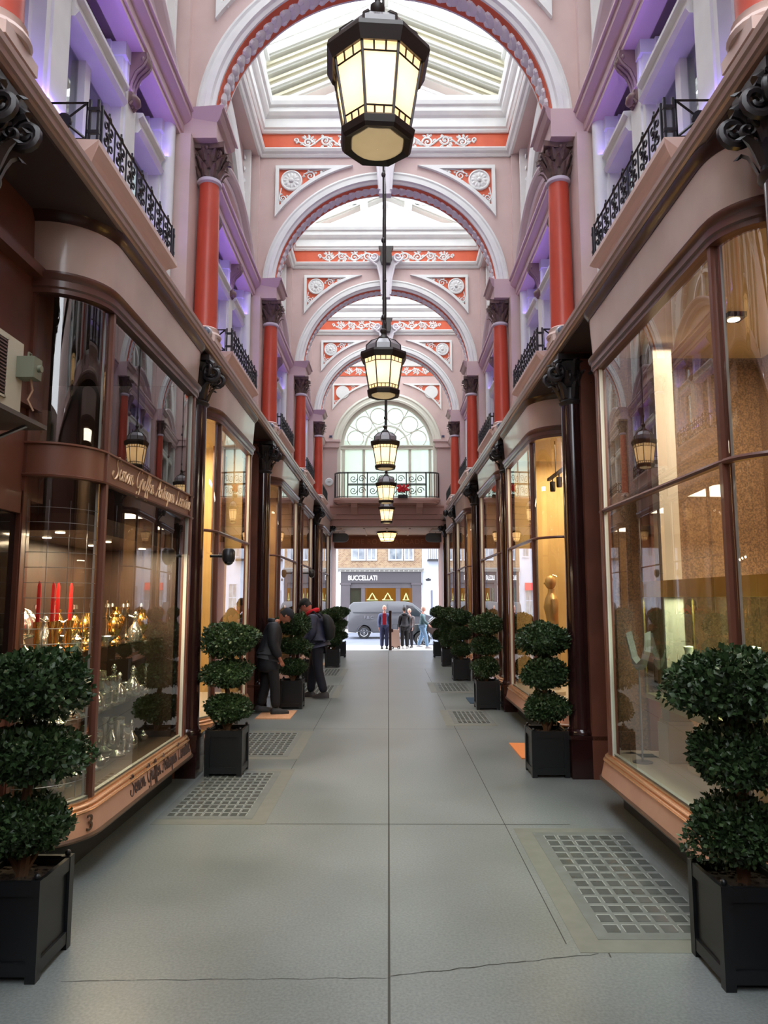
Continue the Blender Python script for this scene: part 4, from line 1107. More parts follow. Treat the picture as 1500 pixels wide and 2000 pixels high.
# red panel, torso and track spots in the second right window
t = thing('lacquer_screen', 'tall dark red panel inside the golden shop window past the first column', 'screen', (2.75, 9.45, .468))
a = MB(); a.box(-.25, .25, -.05, .05, 0, 2.7); a.build('board', mat('red_lacquer', (150, 30, 22), .4), t)
a = MB(); a.box(-.27, .27, -.06, .06, 2.7, 2.75); a.build('cap', black, t)
t = thing('golden_torso', 'golden classical torso statue in the window past the first column', 'statue', (2.35, 10.2, .468))
a = MB(); a.lathe([(0, 0), (.16, 0), (.16, .05), (.10, .08), (.10, .75), (.14, .8), (.14, .83), (0, .83)], (0, 0, 0), 20); a.build('pedestal', mat('cream_plinth', (226, 214, 184), .5), t)
a = MB()
rings = []
for z, rx, ry, dx in ((.83, .12, .09, 0), (.9, .13, .10, 0), (1.0, .11, .08, .01), (1.1, .12, .085, .0), (1.2, .15, .10, -.01), (1.3, .16, .09, 0), (1.36, .10, .07, 0), (1.40, .05, .05, 0), (1.46, .045, .045, 0)):
    rings.append([(ry*sin(2*pi*i/16) + dx, rx*cos(2*pi*i/16), z) for i in range(16)])
a.sweep(rings, smooth=True); a.ell((-.01, 0, 1.55), (.08, .07, .10), 12, 8); a.ell((-.085, 0, 1.54), (.02, .015, .02))
a.tube([(0, .15, 1.3), (0, .19, 1.15), (0, .18, 1.05)], [.05, .042, .03], 8); a.tube([(0, -.15, 1.3), (.0, -.19, 1.2), (0, -.18, 1.12)], [.05, .042, .03], 8)
a.build('figure', mat('gold_statue', (214, 176, 110), .4, metal=.3), t)
t = thing('track_light', 'black ceiling track with two spotlights in the golden shop window', 'light', (2.4, 9.6, 3.3))
a = MB(); a.box(-.02, .02, -.1, .8, .2, .24); a.tube([(0, .35, .24), (0, .35, .70)], .006, 4); a.build('track', black, t)
for y in (.15, .55):
    a = MB(); a.lathe([(0, -.02), (.035, -.02), (.04, .0), (.04, .12), (0, .13)], (0, y, .03), 12); a.tube([(0, y, .15), (0, y, .2)], .01, 5); a.build('spotlight', black, t)
t = thing('bronze_panel', 'carved bronze panel in the shop window past the second column', 'panel', (2.5, 12.75, 1.4))
a = MB(); a.box(-.02, .3, -.03, .03, 0, 1.0)
for i in range(18):
    a.ell((.04 + .08*(i % 3), -.04, .1 + .15*(i//3)), (.04, .02, .06), 6, 4)
a.build('carving', mat('bronze_relief', (140, 70, 36), .4, metal=.4, col2=(60, 30, 20), scale=20), t)

# air conditioner over the first door
t = thing('air_conditioner', 'beige air conditioning unit with dark grille over the antiques doorway', 'air conditioner', (-2.02, 3.62, 2.83))
a = MB(); a.box(-.34, .0, -.30, .30, 0, .40); a.build('casing', mat('beige_casing', (206, 200, 178), .5), t)
a = MB(); a.box(.0, .008, -.28, .12, .05, .36)
a.build('grille_backing', black, t)
a = MB()
for i in range(16): a.box(.008, .014, -.27, .11, .06 + .019*i, .068 + .019*i)
a.build('grille', mat('grille_mauve', (110, 84, 80), .6), t)
a = MB()
for y in (-.28, .12): a.box(0, .012, y - .008, y + .008, .04, .37)
for z in (.04, .36): a.box(0, .012, -.28, .12, z, z + .012)
a.build('grille_rim', mat('beige_casing', (206, 200, 178), .5), t)
t2 = thing('junction_box', 'small grey-green junction box on the end of the air conditioner', 'junction box', (-2.0, 3.88, 3.02))
a = MB(); a.box(-.02, .08, -.03, .06, 0, .12); a.tube([(.08, .02, .06), (.10, .02, .06)], .02, 10); a.tube([(.03, .0, .12), (.03, .0, .15), (.03, .03, .15), (.03, .03, .12)], .006, 5); a.build('box', mat('grey_green_box', (128, 132, 112), .5), t2)
a = MB(); a.tube([(.04, .02, 0), (.05, .03, -.06), (.035, .01, -.12), (.06, .03, -.18)], .006, 5); a.build('cable', mat('tan_cable', (170, 130, 100), .5), t2)
t = thing('wall_shelf', 'thin dark shelf on a metal bracket under the air conditioner', 'shelf', (-2.3, 3.68, 2.77))
a = MB(); a.box(-.02, .36, -.4, .4, 0, .025); a.build('board', mat('grey_shelf', (84, 76, 72), .5), t)
a = MB(); a.tube([(.02, .28, 0), (.02, .28, -.35)], .014, 5); a.tube([(.3, .28, 0), (.02, .28, -.12)], .012, 5); a.build('bracket', steel, t)

# doormats
for i, (s, y0, y1, x0, x1, lab, m) in enumerate(((-1, 11.0, 11.8, 1.42, 1.95, 'orange-tan doormat under the person in the black coat', doormat_m), (1, 8.35, 9.2, 1.55, 2.2, 'orange doormat half hidden behind the planter by the first dark column', mat('bright_orange_mat', (226, 136, 76), .9)),
        (1, 12.6, 13.3, 1.45, 2.0, 'dark blue doormat beside the third planter', mat('blue_mat', (40, 62, 82), .9)), (-1, 19.5, 20.3, 1.4, 1.95, 'tan doormat far along the antiques side', mat('tan_mat', (190, 160, 136), .9)))):
    a = MB(); a.box(*sorted((s*x0, s*x1)), y0, y1, 0, .012)
    o = a.build('doormat', m); tag(o, lab, 'doormat', 'doormats at the shop doors')

# ------------------------------------------------------------------ lanterns
def make_lantern():
    t = thing('hanging_lantern', '', 'lantern', (0, 0, 0), group='octagonal lanterns hanging down the middle of the arcade')
    N = 8; rot = pi/8
    zb, zt = 3.945, 4.27         # glass body
    rb, rt = .155, .212
    def ring(mb, prof): # octagonal lathe
        mb.sweep([[(r*cos(2*pi*i/N + rot), r*sin(2*pi*i/N + rot), z) for r, z in prof] for i in range(N)], closed=True, caps=False, loop=True)
    a = MB(); ring(a, [(rb - .03, 3.90), (rb + .008, 3.885), (rb + .02, 3.90), (rb + .028, 3.93), (rb + .008, 3.95), (rb - .02, 3.95)]); a.build('bottom_ring', lampmetal, t)
    a = MB(); ring(a, [(rt - .01, 4.265), (rt + .018, 4.255), (rt + .045, 4.31), (rt + .04, 4.335), (rt, 4.345), (rt - .03, 4.34)]); a.build('top_rim', lampmetal, t)
    a = MB(); V = []
    for i in range(N):
        an = 2*pi*i/N + rot
        V += [(rb*cos(an), rb*sin(an), zb), (rt*cos(an), rt*sin(an), zt)]
    a.add(V, [(2*i, (2*i+2) % 16, (2*i+3) % 16, 2*i+1) for i in range(N)]); a.build('glass_panels', amber, t)
    a = MB()
    def pt(i, u, v, off=.004):
        a0 = 2*pi*i/N + rot; a1 = 2*pi*(i+1)/N + rot; r = rb + (rt-rb)*v + off; z = zb + (zt-zb)*v
        return Vector((r*(cos(a0)*(1-u) + cos(a1)*u), r*(sin(a0)*(1-u) + sin(a1)*u), z))
    for i in range(N):
        a.tube([pt(i, 0, 0), pt(i, 0, 1)], .0075, 5)
        for v in (.12, .84): a.tube([pt(i, 0, v), pt(i, 1, v)], .005, 4)
        for u in (.33, .66):
            a.tube([pt(i, u, 0), pt(i, u, .12)], .0042, 4); a.tube([pt(i, u, .84), pt(i, u, 1)], .0042, 4)
    a.build('glazing_bars', lampmetal, t)
    a = MB(); a.lathe([(.001, 3.872), (.06, 3.876), (.10, 3.884), (rb - .012, 3.905)], (0, 0, 0), 24); a.build('bottom_bowl', bowl, t)
    a = MB(); ring(a, [(rt - .02, 4.34), (.19, 4.41), (.13, 4.47), (.05, 4.50), (.02, 4.50), (.03, 4.48), (.12, 4.45), (.17, 4.39), (rt - .04, 4.34)]); a.build('dome', domeg, t)
    a = MB()
    for i in range(N):
        an = 2*pi*i/N + rot
        a.tube([(r*cos(an), r*sin(an), z) for r, z in ((rt - .018, 4.345), (.193, 4.412), (.133, 4.474), (.05, 4.508))], .006, 4)
    a.lathe([(.001, 4.49), (.06, 4.50), (.055, 4.52), (.03, 4.54), (.02, 4.56), (.035, 4.58), (.035, 4.60), (.014, 4.62), (.012, 4.68), (.001, 4.68)], (0, 0, 0), 14)
    a.build('dome_ribs', lampmetal, t)
    a = MB(); a.tube([(0, 0, 4.62), (0, 0, 9.55)], .011, 8); a.tube([(.025, 0, 4.54), (.025, 0, 6.2), (.012, 0, 6.4)], .003, 4)
    for z in (4.74, 5.6, 6.35, 7.1): a.lathe([(.001, -.04), (.02, -.02), (.024, 0), (.02, .02), (.001, .04)], (0, 0, z), 10)
    a.tube([(0, 0, 9.52), (0, -.12, 9.56)], .02, 6)
    a.build('hanging_rod', lampmetal, t)
    a = MB(); a.ell((0, 0, 4.2), (.03, .03, .045), 12, 8); a.build('bulb', emit_mat('bulb', (255, 236, 200), 14), t)
    return t
LNT = None
LB = ['largest lantern hanging at the top of the view over the walkway', 'second largest lantern, hanging right below the largest one', 'third lantern down, hanging above the end balcony level', 'fourth lantern down, in front of the end balcony railing', 'smallest octagonal lantern, hanging just below the end balcony']
for k in range(5):
    loc = (-.0, YK(k) - (.24 if k == 0 else .33), 0)
    if LNT is None: LNT = make_lantern(); LNT.location = loc; o = LNT
    else: o = dup(LNT, loc)
    o['label'] = LB[k]
    point_light('lantern_light', (loc[0], loc[1], 4.14), 3.2, (1, .86, .64), .03)
LNT.rotation_euler = (0, 0, .08)

# small floodlights on the entablature blocks, round heads at column feet
fl = None
for k in range(1, 6):
    for s in (-1, 1):
        if fl is None:
            fl = thing('floodlight', '', 'floodlight', (0, 0, 0), group='small floodlights on the entablature blocks')
            a = MB(); a.box(-.05, .05, -.06, .03, .03, .11); a.build('housing', mat('grey_flood_housing', (112, 116, 140), .4), fl)
            a = MB(); a.box(-.04, .04, -.065, -.06, .04, .10); a.build('lens', mat('flood_lens', (60, 64, 90), .1), fl)
            a = MB(); a.box(-.06, .06, -.02, .02, 0, .01); a.box(-.06, -.052, -.01, .01, 0, .08); a.box(.052, .06, -.01, .01, 0, .08); a.build('bracket', mat('grey_flood_housing', (112, 116, 140), .4), fl); o = fl
        else: o = dup(fl)
        o.location = (s*1.95, YK(k) - .15, 7.3)
        o['label'] = 'small grey floodlight above the %s red column capital, %s wall' % (ORD[k], side(s))
rb_ = None
for k in range(1, 5):
    for s in (-1, 1):
        if rb_ is None:
            rb_ = thing('round_spotlight', '', 'spotlight', (0, 0, 0), group='round silver spotlights at the column feet')
            a = MB(); a.ell((0, 0, .08), (.06, .06, .06), 16, 10); a.build('housing', mat('pale_spot_housing', (190, 190, 196), .3, metal=.3), rb_)
            a = MB(); a.lathe([(.001, -.064), (.035, -.058), (.045, -.05), (.045, -.03)], (0, 0, .08), 14, 'y'); a.build('lens', mat('spot_lens', (96, 104, 120), .1), rb_)
            a = MB(); a.lathe([(0, 0), (.04, 0), (.04, .02), (.015, .03), (0, .03)], (0, 0, 0), 12); a.build('base', steel, rb_); o = rb_
        else: o = dup(rb_)
        o.location = (s*1.90, YK(k) - .20, 4.552)
        o['label'] = 'round silver spotlight at the foot of the %s red column, %s cornice' % (ORD[k], side(s))
# dome cameras
for i, (s, y, z, lab) in enumerate(((-1, 7.75, 2.25, 'black dome camera on an arm off the first dark column'), (-1, 16.2, 2.35, 'small black dome camera on the third dark column'), (1, 20.3, 4.2, 'black camera under the cornice near the end beam'))):
    t = thing('dome_camera', lab, 'camera', (s*1.84, y, z))
    a = MB(); a.tube([(s*.04, 0, 0), (-s*.12, 0, 0)], .015, 8); a.build('arm', black, t)
    a = MB(); a.lathe([(.001, -.06), (.06, -.06), (.07, -.03), (.07, .05), (.05, .08), (.001, .085)], (-s*.16, 0, 0), 16, 'x' if False else 'z'); a.build('housing', mat('camera_black', (40, 40, 44), .3), t)
    a = MB(); a.ell((-s*.16, 0, -.055), (.055, .055, .045), 12, 8); a.build('dome', mat('camera_dome', (30, 32, 40), .05, coat=1), t)
def frosted(name, c):
    m = bpy.data.materials.new(name); m.use_nodes = True; n = m.node_tree.nodes; l = m.node_tree.links; n.remove(n['Principled BSDF'])
    a_ = n.new('ShaderNodeBsdfTransparent'); b_ = n.new('ShaderNodeBsdfTranslucent'); x_ = n.new('ShaderNodeMixShader'); x_.inputs['Fac'].default_value = .5
    a_.inputs['Color'].default_value = (*c, 1); b_.inputs['Color'].default_value = (*c, 1)
    l.new(a_.outputs[0], x_.inputs[1]); l.new(b_.outputs[0], x_.inputs[2]); l.new(x_.outputs[0], n['Material Output'].inputs['Surface']); return m
# ------------------------------------------------------------------ end wall with glazed arch, balcony, beam
YE = YK(5)
ew = struct('wall_end', (0, YE, 0))
a = MB(); arch_body(a, -.18, .3, 10.5, R=1.62)
for s in (-1, 1):
    a.box(*sorted((s*1.62, s*2.62)), -.18, .3, 5.1, 7.15)
a.box(-2.62, 2.62, -.18, 3.6, 4.30, 5.1)
a.build('end_wall_plaster', pink, ew)
a = MB()
for y in (-.2,):
    a.arcy([(1.6, y), (1.6, y - .05), (1.66, y - .07), (1.7, y - .03), (1.78, y - .03), (1.82, y - .07), (1.88, y - .05), (1.9, y)], 0, ZC)
for s in (-1, 1): a.box(*sorted((s*1.6, s*1.72)), -.24, -.15, 5.1, ZC)
R1 = 1.62
for (r0, r1) in ((1.5, 1.62), (.72, .77)): a.arcy([(r0, -.1), (r0, .0), (r1, .0), (r1, -.1)], 0, ZC)
for i in range(6):
    an = pi*(i + .5)/6; cx, cz = 1.13*cos(an), ZC + 1.13*sin(an)
    a.lathe([(.27, -.02), (.27, .02), (.30, .02), (.30, -.02), (.27, -.02)], (cx, -.05, cz), 24, 'y')
for i in range(1, 6):
    an = pi*i/6
    if i == 3: pass
    a.tube([(.5*cos(an), -.05, ZC + .5*sin(an)), (1.5*cos(an), -.05, ZC + 1.5*sin(an))], .018, 5)
a.box(-1.62, 1.62, -.14, .02, 6.93, 7.05); a.box(-1.6, 1.6, -.17, 0, 7.03, 7.07)
for x in (-1.55, -.85, -.05, .75, 1.45): a.box(x, x + .09, -.1, 0, 5.1, 6.95)
a.build('end_tracery', mat('end_window_paint', (222, 222, 208), .5), ew)
a = MB(); a.box(-1.6, 1.6, -.03, -.02, 5.1, 8.8)
a.v = [v for v in a.v]
a = MB(); pts = [(1.6*cos(pi*i/24), ZC + 1.6*sin(pi*i/24)) for i in range(25)]
a.prism([(-1.6, -.03, 5.1)] + [(x, -.03, z) for x, z in reversed(pts)] + [(1.6, -.03, 5.1)], (0, .01, 0))
a.build('end_window_pane', frosted('end_glass', (.60, .68, .62)), ew)
for s in (-1, 1):
    o, inn = spandrel_poly(0), spandrel_poly(.06)
    a = MB(); frame_panel([(s*x, z) for x, z in o], [(s*x, z) for x, z in inn], -.17, -.235, a); a.build('spandrel_frame', white, ew)
    a = MB(); a.prism([(s*x, -.17, z) for x, z in spandrel_poly(.03)], (0, -.02, 0)); a.build('spandrel_panel', orange, ew)
    a = MB(); a.lathe([(.001, -.02), (.19, -.03), (.23, -.03), (.24, 0)], (s*1.55, -.19, 8.95), 20, 'y')
    M = lambda u, v, w: Vector((s*u, -.192 - w, v))
    for (u, v, r, d) in ((1.17, 9.08, .10, 1), (.93, 9.15, .055, -1), (1.74, 8.62, .085, -1)): ribbon(a, spiral(u, v, r, 1.6, d, 0.5), M, .014, .006, .006)
    a.build('scroll_relief', white, ew)
a = MB(); a.box(-2.2, 2.2, -.2, -.17, 9.54, 9.87); a.build('frieze', orange, ew)
a = MB(); M = lambda u, v, w: Vector((u, -.2 - w, v)); scroll_band(a, M, .2, 1.5, 9.56, 9.85, 5); scroll_band(a, M, -.2, -1.5, 9.56, 9.85, 5)
a.profx([(-.17, 9.85), (-.25, 9.88), (-.28, 10.09), (-.36, 10.17), (-.42, 10.33), (-.42, 10.42), (-.17, 10.42)], -2.2, 2.2)
a.build('frieze_scrollwork', white, ew)
a = MB()
for s in (-1, 1):
    a.box(*sorted((s*1.72, s*2.2)), -.3, -.15, 4.6, 6.95)
    a.box(*sorted((s*1.66, s*2.2)), -.36, -.15, 6.95, 7.15)
    a.box(*sorted((s*1.60, s*2.2)), -.4, -.15, 7.15, 7.22)
a.build('end_pilaster', mat('block_pink', (205, 175, 176), .6), ew)
# stepped mauve fascias beneath the balcony, down to the soffit
a = MB()
a.profx([(-.2, 4.25), (-.2, 4.45), (-.26, 4.47), (-.26, 4.62), (-.32, 4.64), (-.32, 4.85), (-.4, 4.9), (-.4, 4.95), (0, 4.95), (0, 4.25)], -1.95, 1.95)
a.build('end_fascia', mat('end_fascia_paint', (196, 158, 150), .6), ew)
bc = thing('end_balcony', 'curved balcony with black railing below the arched end window', 'balcony', (0, YE - .2, 4.95))
pl = [(-1.8, 0)] + [(-1.8 + .35 - .35*cos(pi/2*i/8), -.45 - .35*sin(pi/2*i/8)) for i in range(9)] + [(1.8 - .35 + .35*sin(pi/2*i/8), -.45 - .35*cos(pi/2*i/8)) for i in range(9)] + [(1.8, 0)]
a = MB()
for (z0, z1, sc) in ((.0, .05, .93), (.05, .1, .97), (.1, .17, 1.0)): a.prism([(x*sc, y*sc, z0) for x, y in pl], (0, 0, z1-z0))
a.build('balcony_slab', mat('balcony_pink', (214, 176, 166), .55), bc)
for x in (-1.1, 1.1):
    a = MB(); a.prism([(x-.11, -.6, 0), (x-.11, 0, 0), (x-.11, 0, -.3), (x-.11, -.15, -.3), (x-.11, -.3, -.2), (x-.11, -.5, -.12)], (.22, 0, 0)); a.build('bracket', mat('balcony_pink', (214, 176, 166), .55), bc)
a = MB(); pr = [(x*.98, y*.98) for x, y in pl]
for z in (.2, .99, 1.02): a.tube([(x, y, z) for x, y in pr], .014, 5)
def along(pts, d):
    for p, q in zip(pts, pts[1:]):
        L = (Vector(q) - Vector(p)).length
        if d <= L: return Vector(p) + (Vector(q) - Vector(p))*(d/L if L else 0)
        d -= L
    return Vector(pts[-1])
tot = sum((Vector(q) - Vector(p)).length for p, q in zip(pr, pr[1:]))
d = 0
while d < tot:
    p = along(pr, d)
    if abs(p.x) > 1.32: a.tube([(p.x, p.y, .17), (p.x, p.y, 1.0)], .009, 4); d += .09
    else: d += .05
yf = -.8*.98
for x in (-1.3, -.65, 0, .65, 1.3): a.tube([(x, yf, .17), (x, yf, 1.02)], .018, 4)
a.tube([(-1.3, yf, .62), (1.3, yf, .62)], .022, 4); a.tube([(-1.3, yf, .58), (1.3, yf, .58)], .012, 4)
for i in range(4):
    x0 = -1.3 + .65*i
    for cz in (.4, .8):
        for q in (-1, 1):
            c = x0 + .325 + q*.14
            a.tube([(u, yf, v) for u, v in spiral(c, cz, .13, 1.4, q, 0, 14)], .012, 4)
        a.tube([(x0 + .325, yf, cz - .16), (x0 + .325, yf, cz + .16)], .010, 4)
a.build('balcony_railing', iron, bc)
t = thing('flower_basket', 'red flowers in dark foliage hanging on the end balcony railing', 'flowers', (.53, YE - .2 - .82, 5.35))
rf_ = random.Random(5)
a = MB()
for i in range(240):
    p = Vector((rf_.gauss(0, .13), -abs(rf_.gauss(.05, .04)), rf_.uniform(-.2, .2))); d_ = Vector((rf_.uniform(-1, 1), rf_.uniform(-1, 0), rf_.uniform(-1, 1))).normalized()*.05; e_ = d_.cross(Vector((0, 0, 1)))*.5
    a.add([p - d_*.5, p + e_, p + d_*.6, p - e_], [(0, 1, 2, 3)])
a.build('foliage', mat('dark_foliage', (52, 66, 44), .6), t)
a = MB()
for i in range(46):
    a.ell((rf_.uniform(-.17, .17), -.12 - rf_.uniform(0, .06), rf_.uniform(-.06, .16)), (.045, .03, .04), 6, 4)
a.build('blooms', mat('red_petals', (206, 30, 40), .5), t)
a = MB(); a.box(-.16, .16, -.12, 0, -.26, -.16); a.build('trough', black, t)
t = thing('wall_clock', 'small round white clock on the pilaster beside the end window', 'clock', (-1.98, YE - .31, 5.75))
a = MB(); a.lathe([(.001, -.04), (.12, -.04), (.14, -.02), (.14, 0), (.001, 0)], (0, 0, 0), 24, 'y'); a.build('case', mat('clock_white', (226, 228, 232), .4), t)
a = MB(); a.box(-.05, .05, -.045, -.041, -.008, .008); a.build('hands', mat('clock_mark', (120, 120, 126), .5), t)

# outer portico: soffit, side walls, beam with the arcade's name
pw = struct('wall_portico', (0, 0, 0))
a = MB()
for s in (-1, 1): a.box(*sorted((s*2.05, s*2.7)), YE + .1, 28.3, -.3, 4.4)
a.box(-2.6, 2.6, 28.3, 28.8, 3.78, 5.0)
for s in (-1, 1): a.box(*sorted((s*2.05, s*4.2)), 28.4, 28.8, -.3, 5.0)
a.build('portico_wall', mat('portico_paint', (168, 128, 116), .6), pw)
cs = struct('ceiling_portico'); a = MB(); a.box(-2.1, 2.1, YE, 28.1, 4.22, 4.3)
for x in (-1.6, -.8, 0, .8, 1.6): a.box(x - .03, x + .03, YE + .3, 28.0, 4.19, 4.22)
a.build('portico_soffit', mat('portico_soffit_paint', (214, 190, 170), .7), cs)
bm_ = thing('entrance_beam', 'brown beam carved with the arcade name over the street opening', 'beam', (0, 27.95, 3.72))
a = MB(); a.box(-2.1, 2.1, -.1, .3, 0, .5); a.profx([(-.1, .44), (-.16, .46), (-.18, .52), (-.1, .54)], -2.1, 2.1); a.profx([(-.1, 0), (-.13, 0), (-.13, .04), (-.1, .06)], -2.1, 2.1)
bo = a.build('beam_board', mat('beam_brown', (134, 88, 68), .5), bm_)
put_text('THE ROYAL ARCADE', .27, .01, mat('beam_letters', (168, 112, 84), .4), (0, -.11, .25), (1, 0, 0), (0, 0, 1), bo, spacing=1.15)
for s in (-1, 1):
    t = thing('blade_sign', 'dark round-ended blank sign hanging at the %s end of the beam' % side(s), 'sign', (s*1.95, 25.6, 3.95), group='dark hanging signs before the entrance beam')
    a = MB(); pp = [(0, -.16), (.42, -.16)] + [(.42 + .16*cos(q), .16*sin(q)) for q in [-pi/2 + pi*i/10 for i in range(1, 10)]] + [(.42, .16), (0, .16)]
    a.prism([(-s*x, 0, z) for x, z in pp], (0, .06, 0)); a.build('sign_board', mat('dark_sign', (62, 62, 58), .4), t)
    a = MB(); a.tube([(s*.1, .03, .2), (-s*.45, .03, .2)], .012, 5); a.tube([(-s*.2, .03, .2), (-s*.2, .03, .15)], .01, 4); a.build('sign_arm', iron, t)
t = thing('entrance_lantern', 'wide shallow lantern fixed under the portico soffit at the far end', 'lantern', (0, 26.3, 3.86))
a = MB(); ringp = [(.42, .30), (.40, .32), (.30, .36), (.02, .36), (.02, .30)]
a.sweep([[(r*cos(2*pi*i/8 + pi/8), r*sin(2*pi*i/8 + pi/8), z) for r, z in ringp] for i in range(8)], loop=True, caps=False)
for i in range(8):
    an = 2*pi*i/8 + pi/8; an2 = an + pi/4
    a.tube([(.26*cos(an), .26*sin(an), .02), (.40*cos(an), .40*sin(an), .3)], .012, 4)
    for r, z in ((.26, .02), (.31, .12), (.40, .3)): a.tube([(r*cos(an), r*sin(an), z), (r*cos(an2), r*sin(an2), z)], .008, 4)
a.build('lantern_frame', lampmetal, t)
a = MB(); V = []
for i in range(8):
    an = 2*pi*i/8 + pi/8; V += [(.255*cos(an), .255*sin(an), .02), (.395*cos(an), .395*sin(an), .3)]
a.add(V, [(2*i, (2*i+2) % 16, (2*i+3) % 16, 2*i+1) for i in range(8)] + [tuple(range(0, 16, 2))]); a.build('glass_panels', amber, t)
point_light('entrance_lamp_light', (0, 26.3, 4.0), 14, (1, .78, .48))
# gate post at the street end
t = thing('gate_post', 'dark brown post standing in the middle of the street opening', 'post', (.12, 28.9, -.27))
a = MB(); a.box(-.05, .05, -.06, .06, 0, 1.55); a.box(-.06, .06, -.07, .07, 0, .08); a.box(-.055, .055, -.065, .065, 1.5, 1.57); a.build('shaft', mat('post_brown', (64, 36, 32), .5), t)
a = MB(); a.box(.05, .12, -.03, .03, .72, .85); a.build('latch_box', mat('latch_brown', (84, 50, 42), .5), t)

# ------------------------------------------------------------------ street
ZS = -.28; ZR = -.36
pvm = mat('pale_pavement', (196, 194, 190), .6, col2=(184, 182, 178), scale=2)
a = MB(); a.box(-30, 30, 29.0, 32.0, ZS - .3, ZS); a.box(-30, 30, 45.5, 49, ZS - .3, ZS)
o = a.build('pavement', pvm); o['kind'] = 'structure'
a = MB(); a.box(-30, 30, 31.9, 45.6, ZR - .3, ZR); o = a.build('road', mat('asphalt', (112, 118, 134), .55, col2=(102, 108, 124), scale=1.5)); o['kind'] = 'structure'
a = MB(); a.box(-30, 30, 31.98, 32.12, ZR, ZS + .012); a.box(-30, 30, 45.4, 45.5, ZR, ZS + .012); o = a.build('kerb', mat('kerb_stone', (190, 188, 184), .7)); o['kind'] = 'structure'
a = MB(); a.box(-30, 30, 33.3, 33.4, ZR, ZR + .004); o = a.build('road_marking', mat('road_paint', (226, 226, 220), .6)); o['kind'] = 'structure'

YF = 49.0
shop = thing('street_shop', 'dark grey shopfront with pale brand lettering across the street', 'shop front', (-.45, YF, ZS))
dk = mat('shop_slate', (72, 66, 72), .5, col2=(64, 58, 64), scale=1)
a = MB(); a.box(-2.75, 2.75, 0, .4, 2.75, 4.1)
for x in (-2.75, -2.2): pass
a.box(-2.75, -2.1, -.12, .3, 0, 2.95); a.box(2.1, 2.75, -.12, .3, 0, 2.95); a.box(-2.8, -2.05, -.16, .1, 2.95, 3.1); a.box(2.05, 2.8, -.16, .1, 2.95, 3.1)
a.box(-1.35, -1.1, -.03, .3, 0, 2.95); a.box(1.0, 1.3, -.03, .3, 0, 2.95); a.box(-1.4, 1.35, -.06, .2, 2.76, 2.86);
a.box(-2.1, 2.1, -.05, .3, 0, .45)
a.build('shopfront_frame', dk, shop)
a = MB(); a.box(-2.75, 2.75, -.14, .3, 3.1, 3.85); fb = a.build('name_board', mat('board_slate', (58, 54, 60), .5), shop)
put_text('BUCCELLATI', .46, .02, mat('pale_sign_letters', (240, 240, 240), .4, emit=.6), (-1.25, -.16, 3.42), (1, 0, 0), (0, 0, 1), fb, spacing=.95, sx=.8)
a = MB(); a.profx([(.3, 3.85), (-.2, 3.85), (-.24, 3.92), (-.4, 4.0), (-.45, 4.1), (.3, 4.14)], -2.9, 2.9)
for i in range(18): a.box(-2.8 + i*.33, -2.7 + i*.33, -.34, -.15, 3.86, 3.95)
a.build('shop_cornice', mat('pale_stone', (150, 148, 144), .7), shop)
a = MB(); a.box(-1.1, 1.0, .28, .3, .45, 2.75); a.box(1.3, 2.1, .28, .3, .45, 2.75); a.build('display_back', emit_mat('warm_display', (190, 112, 44), .9), shop)
a = MB(); a.box(-2.1, -1.35, .28, .3, .45, 2.75); a.build('side_display_back', mat('dim_display', (70, 66, 66), .5), shop)
a = MB(); a.box(-1.1, 1.0, .0, .01, .45, 2.75); a.box(1.3, 2.1, .0, .01, .45, 2.75); a.box(-2.1, -1.35, 0, .01, .45, 2.75); a.build('window_pane', shelfg, shop)
for i, x in enumerate((-.6, .45, 1.7)):
    t = thing('jewellery_display', ['pale bell-shaped necklace display, nearer the brand lettering', 'pale bell-shaped necklace display at the middle of the street shop window', 'small pale tree-like display in the narrow street shop window'][i], 'jewellery display', (x - .45, YF + .15, ZS + 1.93), group='lit jewellery displays across the street')
    a = MB(); sc_ = .38 if i < 2 else .22
    a.tube([(-sc_, 0, 0), (-sc_*.6, 0, .08), (-sc_*.3, 0, .3), (0, 0, .48), (sc_*.3, 0, .3), (sc_*.6, 0, .08), (sc_, 0, 0), (-sc_, 0, 0)], .045, 6); a.build('stand', mat('lit_display', (255, 236, 190), .4, emit=1.2), t)
    a = MB(); a.box(-sc_, sc_, -.08, .08, -1.48, 0); a.build('plinth', mat('display_plinth', (150, 100, 60), .6), t)
def facade(x0, x1, z1, m, label, name, windows, wm, band=None, door=None):
    t = thing(name, label, 'building', ((x0+x1)/2, YF, ZS))
    cx = (x0+x1)/2
    zb = 4.1 if band else 0
    a = MB(); a.box(x0-cx, x1-cx, .1, 1.5, zb, z1); a.build('facade_wall', m, t)
    for (wx, wz, ww, wh) in windows:
        a = MB(); q = .09
        a.box(wx-cx-ww/2-q, wx-cx+ww/2+q, -.0, .12, wz-q, wz); a.box(wx-cx-ww/2-q, wx-cx+ww/2+q, .0, .12, wz+wh, wz+wh+q)
        for s in (-1, 1): a.box(*sorted((wx-cx+s*ww/2, wx-cx+s*(ww/2+q))), 0, .12, wz, wz+wh)
        a.box(wx-cx-.03, wx-cx+.03, 0.02, .1, wz, wz+wh); a.box(wx-cx-ww/2, wx-cx+ww/2, .02, .1, wz+wh*.5-.03, wz+wh*.5+.03)
        w = a.build('window_frame', wm, t)
        a = MB(); a.box(wx-cx-ww/2, wx-cx+ww/2, .07, .09, wz, wz+wh); a.build('pane', mat('facade_glass', (92, 100, 112), .1, col2=(150, 156, 160), scale=1.5, coat=.5), w)
    return t
brick = mat('yellow_stock_brick', (190, 160, 120), .85)
_n2 = brick.node_tree.nodes; _l2 = brick.node_tree.links
